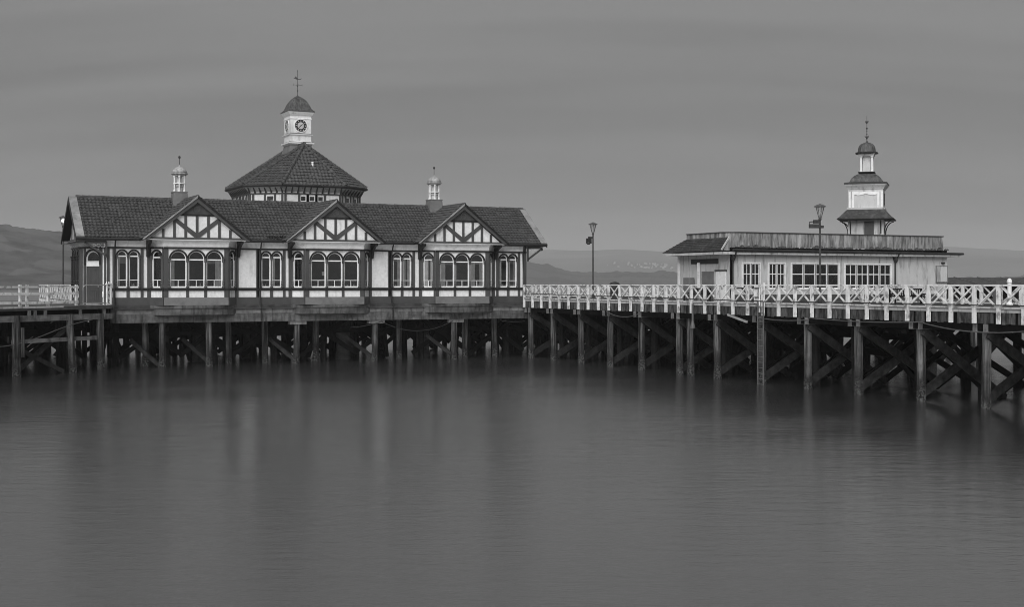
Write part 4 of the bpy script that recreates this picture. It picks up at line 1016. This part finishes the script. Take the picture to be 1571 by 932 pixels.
    for r in range(rows):
        f0, f1 = r / rows, (r + 1) / rows
        p, q = a0.lerp(b0, f0), a1.lerp(b1, f0); p2, q2 = a0.lerp(b0, f1 + .03), a1.lerp(b1, f1 + .03)
        up = Vector((-.7, 0, .75)) * .05; u2 = up * .3
        n_ = 26
        for k in range(n_):
            g0, g1 = k / n_ + .0012, (k + 1) / n_ - .0012; j = rng.uniform(0, .012)
            mb = MB(); mb.add([p.lerp(q, g0) + up * (1 + j * 20) , p.lerp(q, g1) + up, p2.lerp(q2, g1) + u2, p2.lerp(q2, g0) + u2, p.lerp(q, g0), p.lerp(q, g1)], [(0, 1, 2, 3), (0, 4, 5, 1)]); mb.build('slate', 'slate', t)
    MB().beam(a0 + Vector((0, -.03, .06)), b0 + Vector((0, -.03, .06)), .06, .12).build('verge_board', 'weathered_white', t)
    MB().add([(X0 - .6, Y0 - .0, 8.4), (X0 + .12, Y0 + .2, 8.4), (X0 + .12, Y0 + .2, 9.2)], [(0, 1, 2)]).build('verge_cheek', 'peeling_board', t)
    # sign panel at the far end of the wall
    MB(F).box(25.1, 26.15, .01, .09, 6.2, 7.4).build('sign_panel', 'weathered_white', t)
    MB(F).plate(rect(25.04, 26.21, 6.14, 7.46), [rect(25.12, 26.13, 6.22, 7.38)], .1, .0).build('sign_frame', 'peeling_board', t)
    MB(F).box(25.6, 25.9, .0, .12, 7.6, 7.72).build('lamp', 'iron', t)
    # turret, set square to the corner
    c = Vector((22.75, -14.9, 0)); ro = 0.0
    def sq(prof, name, m, par, n=4, rot=ro):
        k = 1.4142 if n == 4 else 1.0
        return MB().lathe((c.x, c.y, 0), [(r * k, z) for r, z in prof], n, rot).build(name, m, par)
    tb = sq([(1.36, 8.6), (1.36, 11.25)], 'turret', 'weathered_white', t)
    fT = Fr((c.x, c.y, 0), -math.pi / 4); fT.o = c + fT.d * 1.36
    MB(fT).box(-.1, .62, .005, .05, 9.3, 10.98).build('turret_door', 'timber_paint', tb)
    for k in range(18): MB(fT).box(-1.33 + k * .15, -1.318 + k * .15, .0, .012, 9.6, 11.0).build('board_joint', 'weathered_white', tb)
    low = sq([(2.12, 11.1), (2.16, 11.16), (1.95, 11.32), (1.7, 11.6), (1.38, 11.95)], 'turret_canopy', 'slate', t)
    sq([(1.5, 11.06), (2.05, 11.095)], 'canopy_soffit', 'iron', low)
    for k in range(9):
        f0 = k / 9; 
    body = sq([(1.42, 11.9), (1.45, 12.02), (1.32, 12.06), (1.32, 13.55)], 'turret_box', 'weathered_white', t)
    for s in (-1, 1):
        for e in (1.22, .95):
            fT2 = Fr((0, 0, 0), -math.pi / 4); fT2.o = c + fT2.d * 1.32
            MB(fT2).box(s * e - .08, s * e + .08, .002, .06, 12.06, 13.3).build('pilaster', 'white_paint', body)
    fT2 = Fr((0, 0, 0), -math.pi / 4); fT2.o = c + fT2.d * 1.32
    MB(fT2).plate([(-.95, 13.3), (.95, 13.3), (.95, 13.12), (.6, 13.02), (.25, 13.06), (0, 13.16), (-.25, 13.06), (-.6, 13.02), (-.95, 13.12)], (), .05, .0).build('scalloped_board', 'white_paint', body)
    fT3 = Fr((0, 0, 0), math.pi / 4); fT3.o = c + fT3.d * 1.32
    MB(fT3).box(-.4, .4, .002, .05, 12.3, 13.2).build('louvre', 'iron', body)
    fT4 = Fr((0, 0, 0), -3 * math.pi / 4); fT4.o = c + fT4.d * 1.32
    MB(fT4).box(-.4, .4, .002, .05, 12.3, 13.2).build('louvre', 'iron', body)
    sq([(1.36, 13.5), (1.42, 13.62), (1.58, 13.82), (1.60, 13.92), (1.45, 13.95)], 'cornice', 'weathered_white', body)
    sq([(1.64, 13.90), (1.64, 14.0), (1.3, 14.08)], 'cornice_lip', 'iron', body)
    dm = sq([(1.3, 14.0), (1.22, 14.16), (1.12, 14.38), (.92, 14.58), (.7, 14.72), (.55, 14.78)], 'turret_dome', 'dome_copper', t)
    sq([(.5, 14.76), (.62, 14.84), (.64, 14.92), (.52, 14.95)], 'lantern_sill', 'dark_timber_paint', dm)
    for sx in (-1, 1):
        for sy in (-1, 1):
            a = math.pi / 4 + 0
            px, py = sx * .42, sy * .42; x = c.x + px * math.cos(a) - py * math.sin(a); y = c.y + px * math.sin(a) + py * math.cos(a)
            MB().lathe((x, y, 14.94), [(.12, 0), (.12, .08), (.085, .12), (.08, 1.1), (.13, 1.18), (.13, 1.26)], 8).build('lantern_column', 'white_paint', dm)
    sq([(.30, 14.94), (.30, 16.2)], 'lantern_core', 'weathered_white', dm)
    sq([(.56, 16.18), (.58, 16.3), (.66, 16.36), (.5, 16.4)], 'lantern_cornice', 'weathered_white', dm)
    MB().lathe((c.x, c.y, 0), [(.92, 16.38), (.94, 16.46), (.80, 16.52)], 8, math.pi / 8).build('cornice_lip', 'iron', dm)
    MB().lathe((c.x, c.y, 0), [(.78, 16.46), (.70, 16.58), (.68, 16.8), (.62, 17.0), (.48, 17.16), (.28, 17.26), (.1, 17.31), (.06, 17.42)], 12).build('lantern_dome', 'dome_copper', dm, True)
    fi = MB().lathe((c.x, c.y, 17.35), [(.035, 0), (.03, .5), (.02, 2.05)], 6).build('finial', 'grey_iron', t)
    for z, r in ((17.62, .07), (17.95, .05), (18.2, .045), (18.42, .08), (18.85, .06)): MB().lathe((c.x, c.y, z), [(.02, -r), (r * .85, -r * .5), (r, 0), (r * .85, r * .5), (.02, r)], 8).build('ball', 'iron', fi)
    for z, r in ((17.78, .17), (18.95, .13)):
        for k in range(4):
            a = k * math.pi / 2 + .4; MB().tube([(c.x, c.y, z - .1), (c.x + r * .8 * math.cos(a), c.y + r * .8 * math.sin(a), z - .06), (c.x + r * math.cos(a), c.y + r * math.sin(a), z + .06)], .022, 5).build('scroll', 'iron', fi)
    # canopy brackets
    for f_ in (fT,):
        for s in (-1, 1):
            for e in (1.1,):
                base = c + f_.u * (s * 1.15) + f_.d * 1.38
                pts = [base + f_.d * (.62 * (1 - math.cos(q))) + Vector((0, 0, 10.0 + 1.0 * math.sin(q))) for q in [k * math.pi / 2 / 6 for k in range(7)]]
                MB().tube(pts, .045, 6).build('bracket', 'iron', tb)
    for s, f_ in ((-1, Fr((0, 0, 0), -3 * math.pi / 4)), (1, Fr((0, 0, 0), math.pi / 4))):
        for e in (-1.1, 1.1):
            base = c + f_.u * e + f_.d * 1.38
            pts = [base + f_.d * (.62 * (1 - math.cos(q))) + Vector((0, 0, 10.0 + 1.0 * math.sin(q))) for q in [k * math.pi / 2 / 6 for k in range(7)]]
            MB().tube(pts, .045, 6).build('bracket', 'iron', tb)
tea_room()

# ------------------------------------------------------------------ left jetty with its rails
def jetty():
    P0, P1 = Vector((-33.45, -1.0, 0)), Vector((-44.5, -10.1, 0)); L = (P1 - P0).length
    f = Fr(P1, math.atan2(P0.y - P1.y, P0.x - P1.x))      # u from the far left towards the hall
    def U(x): return (x - P1.x) / (P0.x - P1.x) * L
    t = thing('side_jetty', 'low timber jetty running out from the arched end door of the hall', 'jetty', (-40, -3, 0))
    pl = [(P0.x + .35, P0.y + .12), (P1.x, P1.y + .12), (-52, -10), (-52, 26), (-33.62, 26)]
    MB().add([(x, y, 4.56) for x, y in pl] + [(x, y, 4.3) for x, y in pl], [(0, 1, 2, 3, 4), (9, 8, 7, 6, 5)] + [(k, (k + 1) % 5, (k + 1) % 5 + 5, k + 5) for k in range(5)]).build('deck', 'deck_board', t)
    MB(f).box(0, L + .35, -.1, .06, 4.45, 4.57).build('kerb_strip', 'weathered_white', t)
    MB(f).box(0, L + .6, -.35, -.02, 3.58, 3.98).build('edge_beam', 'old_beam', t)
    for x in (-39.0, -38.6, -37.9, -35.4, -33.6, -41.6, -43.5): MB(f).box(U(x) - .1, U(x) + .1, -.12, .0, 3.7, 4.45).build('stub_post', 'old_beam', t)
    for x, le, s in ((-39.75, .03, 1.15), (-35.85, .07, 1.1), (-33.72, .0, 1.12), (-43.2, 0.02, 1.1)):
        p = f((U(x), -.2, 0)); pile(t, p.x, p.y, .6, lean=-le, sc=s)
    rj = random.Random(33)
    for dy in (2.6, 5.6, 9, 13, 17, 21, 25):
        for x in (-49.5, -46, -42.6, -39.2, -35.9):
            y = max(-8 + dy, -8 + dy + (x + 44.5) * .8) if dy < 6 else dy + .5
            pile(t, x + rj.uniform(-.6, .6), y, inner=True)
        if dy >= 9:
            MB().box(-51.5, -33.7, dy + .3, dy + .6, 3.75, 4.29).build('cap_beam', 'dark_wood', t)
            for x in (-51, -46.5, -42, -37.8):
                brace(t, (x, dy + .2, 3.7), (x + 4.2, dy + .2, .4), m='dark_wood'); brace(t, (x + 4.2, dy + .7, 3.7), (x, dy + .7, .4), m='dark_wood')
            brace(t, (-51.5, dy + .9, 2.3), (-33.7, dy + .9, 2.3), .2, .5, 'dark_wood', 'waling')
    for k in range(17): pile(t, -51 + k * 1.05, 26.2, inner=True)  # close row of piles added to darken the gaps under the jetty
    brace(t, (-51.5, 26.5, 3.0), (-33.7, 26.5, 3.0), .2, .6, 'dark_wood', 'waling')
    MB().box(-51.5, -33.7, 3.0, 3.3, 3.4, 4.29).build('cap_beam', 'dark_wood', t)
    MB(f).box(U(-39.9) , U(-34.0), -.42, -.2, 2.16, 2.42).build('waling', 'old_beam', t)
    for k, (a, za_, b, zb_) in enumerate(((-39.5, 2.0, -36.3, .1), (-39.2, .3, -35.6, 3.4))):
        brace(t, tuple(f((U(a), -.9, za_))), tuple(f((U(b), -.5, zb_))), .18, .28)
    MB(f).box(U(-39.75) - .46, U(-39.75) - .2, .0, .16, 1.3, 3.2).build('fender', 'pile_wood', t)
    MB(f).box(U(-39.75) + .16, U(-39.75) + .36, .02, .16, 1.3, 3.2).build('fender', 'pile_wood', t)
    pts = [f((U(-41.5) + (U(-34.6) - U(-41.5)) * i / 20, .12, 2.05 + .5 * (i / 20) + 1.05 * (i / 20) ** 1.4 - .12 * math.sin(i / 20 * math.pi * 2))) for i in range(21)]
    MB().tube(pts, .03, 5).build('rope', 'grey_iron', t)
    # plain white post and rail
    r = thing('post_rail', 'plain white post and rail fence along the edge of the side jetty', 'railing', tuple(f((U(-39), 0, 4.57))))
    for x in (-43.6, -41.6, -39.65, -39.2, -37.75, -35.75): MB(f).box(U(x) - .09, U(x) + .09, -.06, .06, 4.571, 5.98).build('post', 'rail_paint', r)
    for z0, z1 in ((5.78, 5.9), (5.32, 5.48), (4.72, 4.9)): MB(f).box(U(-44.4), U(-35.66), .062, .11, z0, z1).build('rail', 'rail_paint', r)
    s = thing('steel_rail', 'grey tubular steel handrail closing the gap before the porch door', 'railing', tuple(f((U(-34.4), 0, 4.57))))
    pts = [f((U(-35.25), 0, 4.75)), f((U(-35.25), 0, 5.8)), f((U(-35.15), 0, 5.92)), f((U(-34.95), 0, 5.97)), f((U(-33.5), 0, 5.97))]
    MB().tube(pts, .035, 8).build('top_rail', 'galvanised', s)
    MB().tube([f((U(-35.25), 0, 4.72)), f((U(-33.5), 0, 4.72))], .035, 8).build('bottom_rail', 'galvanised', s)
    g = thing('gate_post', 'white fretted iron gate post at the hall corner by the drainpipe', 'post', tuple(f((U(-33.3), 0, 4.57))))
    u = U(-33.28)
    for du in (-.2, .2): MB(f).box(u + du - .055, u + du + .055, -.05, .05, 4.571, 6.02).build('upright', 'white_paint', g)
    MB(f).box(u - .3, u + .3, -.08, .08, 6.022, 6.08).build('cap', 'white_paint', g); MB(f).box(u - .26, u + .26, -.06, .06, 4.572, 4.66).build('foot', 'white_paint', g)
    for k in range(3):
        zc = 4.9 + k * .4; pts = [f((u + .1 * math.cos(a) * (1 if k % 2 else -1), 0, zc + .17 * math.sin(a))) for a in [q * math.pi * 2 / 10 for q in range(9)]]
        MB().tube(pts, .024, 5).build('scroll', 'white_paint', g)
    for du in (-.24, .0, .24): MB(f).lathe((u + du, 0, 6.08), [(.03, 0), (.05, .05), (.03, .1), (.005, .14)], 6).build('knob', 'white_paint', g)
jetty()
# receding lattice railing seen end-on behind the post and rail
lattice_railing('white lattice railing receding behind the post and rail fence of the side jetty', Fr((-35.0, 5.9, 0), math.pi / 2), 13, stubs=False, foot=4.56)

# ------------------------------------------------------------------ lamps, ladder, bench, small things
def lamp_post(label, x, y, H, lit=False, cam_box=True):
    t = thing('lamp_post', label, 'lamp post', (x, y, DECK), 'lamp posts on the pier')
    MB().lathe((x, y, DECK), [(.12, 0), (.12, .5), (.09, .6), (.07, 1.0), (.055, H - 1.15), (.05, H - .95), (.09, H - .9), (.09, H - .82), (.05, H - .78)], 10).build('post', 'lamp_paint', t)
    if lit: MB().lathe((x, y, 4.56), [(.16, 0), (.16, .12), (.12, .25)], 10).build('base', 'lamp_paint', t)
    la = MB().lathe((x, y, DECK + H - .8), [(.07, 0), (.16, .38), (.24, .64)], 8, math.pi / 8).build('lantern', 'lantern_glass', t)
    if lit: MB().lathe((x, y, DECK + H - .55), [(.03, 0), (.11, .08), (.13, .2), (.08, .32), (.02, .36)], 10).build('bulb', 'lamp_light', la)
    for k in range(8):
        a = 2 * math.pi * k / 8 + math.pi / 8; MB().tube([(x + .075 * math.cos(a), y + .075 * math.sin(a), DECK + H - .8), (x + .25 * math.cos(a), y + .25 * math.sin(a), DECK + H - .16)], .014, 4).build('lantern_rib', 'iron', la)
    MB().lathe((x, y, DECK + H - .16), [(.34, 0), (.36, .03), (.2, .12), (.06, .16), (.02, .2)], 12).build('lantern_cap', 'grey_iron', t)
    return t
t = lamp_post('slim lamp post with small camera box, standing on the open deck', .8, -9.6, 5.95)
MB().box(.28, .62, -9.72, -9.46, 9.1, 9.5).build('camera_box', 'iron', t); MB().box(.40, .76, -9.66, -9.54, 9.5, 9.62).build('camera_bracket', 'iron', t); MB().lathe((.34, -9.72, 9.02), [(.1, 0), (.14, .08), (.12, .2)], 8).build('camera', 'iron', t)
t = lamp_post('lamp post with flat floodlight bracket in front of the boarded parapet', .75, -36.1, 5.88)
fl_ = Fr((.75, -36.1, 0), -HEAD)
MB(fl_).box(-.62, -.02, -.12, .12, 9.25, 9.48).build('floodlight', 'iron', t); MB(fl_).box(-.38, -.05, -.1, .1, 9.52, 9.72).build('floodlight_mount', 'iron', t)
MB(fl_).box(.06, .2, -.1, .1, 9.25, 9.4).build('floodlight_mount', 'iron', t); MB(fl_).tube([(-.6, 0, 9.4), (-.6, 0, 9.6), (-.35, 0, 9.62)], .03, 5).build('bracket_arm', 'iron', t)
lamp_post('lamp post with its lantern alight behind the porch end of the hall', -34.5, 14.0, 6.75, lit=True)

def ladder():
    t = thing('ladder', 'iron ladder fixed from the railing down a gangway pile into the water', 'ladder', (-.5, -32.2, 0))
    y0, y1, x = -31.95, -32.5, -.55
    for y in (y0, y1): MB().box(x - .03, x + .03, y - .035, y + .035, -.6, 5.0).build('stile', 'grey_iron', t)
    z = -.3
    while z < 4.9: MB().tube([(x, y0, z), (x, y1, z)], .022, 6).build('rung', 'grey_iron', t); z += .33
    g = thing('boarded_gate', 'white boarded gate leaf with iron posts in the railing above the ladder', 'gate', (-.4, -32.2, DECK))
    MB().box(-.50, -.46, -31.98, -31.5, 4.9, 6.0).build('leaf', 'rail_paint', g)
    for y in (-32.06, -32.5): MB().tube([(-.5, y, 4.3), (-.5, y, 6.12)], .05, 8).build('gate_post', 'rail_paint', g)
    for z in (5.2, 5.75): MB().box(-.54, -.5, -32.02, -31.6, z, z + .06).build('strap_hinge', 'iron', g)
ladder()
def bench(x, y, rz, label):
    t = thing('bench', label, 'bench', (x, y, DECK), 'slatted benches on the gangway'); f = Fr((x, y, DECK), rz)
    for k in range(4): MB(f).box(-1.3, 1.3, -.2 + k * .12, -.1 + k * .12, .44, .47).build('seat_slat', 'dark_wood', t)
    MB(f).box(-1.35, 1.35, -.3, -.25, .92, 1.0).build('back_rail', 'dark_wood', t); MB(f).box(-1.35, 1.35, -.27, -.22, .5, .56).build('back_rail', 'dark_wood', t)
    for k in range(17): MB(f).box(-1.27 + k * .155, -1.2 + k * .155, -.275, -.245, .56, .92).build('back_slat', 'dark_wood', t)
    for u in (-1.28, 1.28):
        MB(f).box(u - .04, u + .04, .2, .28, 0, .64).build('leg', 'dark_wood', t); MB(f).box(u - .04, u + .04, -.3, -.22, 0, .92).build('leg', 'dark_wood', t); MB(f).box(u - .05, u + .05, -.3, .3, .642, .69).build('arm_rest', 'dark_wood', t)
bench(9.8, -33.5, 0.0, 'dark slatted bench behind the lattice, facing the water')
bench(5.2, -17.0, -math.pi / 2, 'dark slatted bench by the tea room porch')
def frame_trestle():
    t = thing('trestle_barrier', 'dark steel barrier frame leaning behind the lattice near the gate', 'barrier', (.6, -28.5, DECK))
    x = .5
    for a, b in (((x, -27.7, 4.78), (x, -28.1, 5.78)), ((x, -28.1, 5.78), (x, -30.2, 5.78)), ((x, -30.2, 5.78), (x, -30.2, 4.78)), ((x, -28.9, 5.76), (x, -30.2, 4.95))): MB().tube([a, b], .045, 6).build('frame_bar', 'iron', t)
frame_trestle()
def low_shelter():
    t = thing('low_shelter', 'long low dark roof beyond the end of the white pavilion', 'shelter', (42, -8, DECK))
    MB().add([(34, -12, 5.95), (50, -12, 5.95), (50, -9, 6.62), (34, -9, 6.62), (34, -6, 5.95), (50, -6, 5.95)], [(0, 1, 2, 3), (3, 2, 5, 4), (0, 3, 4), (1, 5, 2)]).build('roof', 'slate', t)
    for k in range(6): MB().beam((35 + k * 2.8, -12.02, 5.99), (35 + k * 2.8, -9, 6.66), .1, .06).build('roof_batten', 'grey_iron', t)
    MB().box(34.3, 49.7, -11.6, -6.4, DECK, 5.94).build('wall', 'dark_wood', t)
    MB().box(30.0, 52, -14, -4, DECK - .3, DECK - .002).build('deck', 'deck_board', t)
    for x in (31, 36, 41, 46, 51):
        for y in (-13, -5): pile(t, x, y)
low_shelter()
def mooring_post():
    t = thing('mooring_post', 'stubby white mooring post with domed cap beyond the far lattice', 'post', (11.9, -39.6, DECK))
    MB().lathe((11.9, -39.6, DECK), [(.2, 0), (.2, .12), (.13, .2), (.12, 1.32), (.15, 1.36), (.15, 1.44), (.12, 1.55), (.05, 1.62)], 10).build('shaft', 'white_paint', t)
    MB().box(11.4, 11.7, -39.1, -38.8, DECK, 6.2).build('side_plate', 'grey_iron', t)
mooring_post()
def deck_bin():
    t = thing('deck_bin', 'small dark domed bin on the open deck beside the slim lamp post', 'bin', (3.4, -8.4, DECK))
    MB().lathe((3.4, -8.4, DECK), [(.36, 0), (.38, .9), (.42, .95), (.42, 1.05)], 12).build('body', 'iron', t)
    MB().lathe((3.4, -8.4, DECK + 1.05), [(.43, 0), (.42, .22), (.3, .36), (.05, .42)], 12).build('lid', 'iron', t)
deck_bin()

# ------------------------------------------------------------------ haze
def haze():
    m = bpy.data.materials.new('haze'); m.use_nodes = True; nt = m.node_tree; nt.nodes.clear()
    o = nt.nodes.new('ShaderNodeOutputMaterial'); v = nt.nodes.new('ShaderNodeVolumePrincipled')
    v.inputs['Color'].default_value = (0.72, 0.72, 0.72, 1); v.inputs['Density'].default_value = 1.85e-4; v.inputs['Anisotropy'].default_value = 0.0
    nt.links.new(v.outputs[0], o.inputs['Volume']); MATS['haze'] = m
    mb = MB(); mb.box(-9200, 13200, -3200, 13200, -9, 420); tag(mb.build('haze', 'haze'), kind='stuff')
haze()
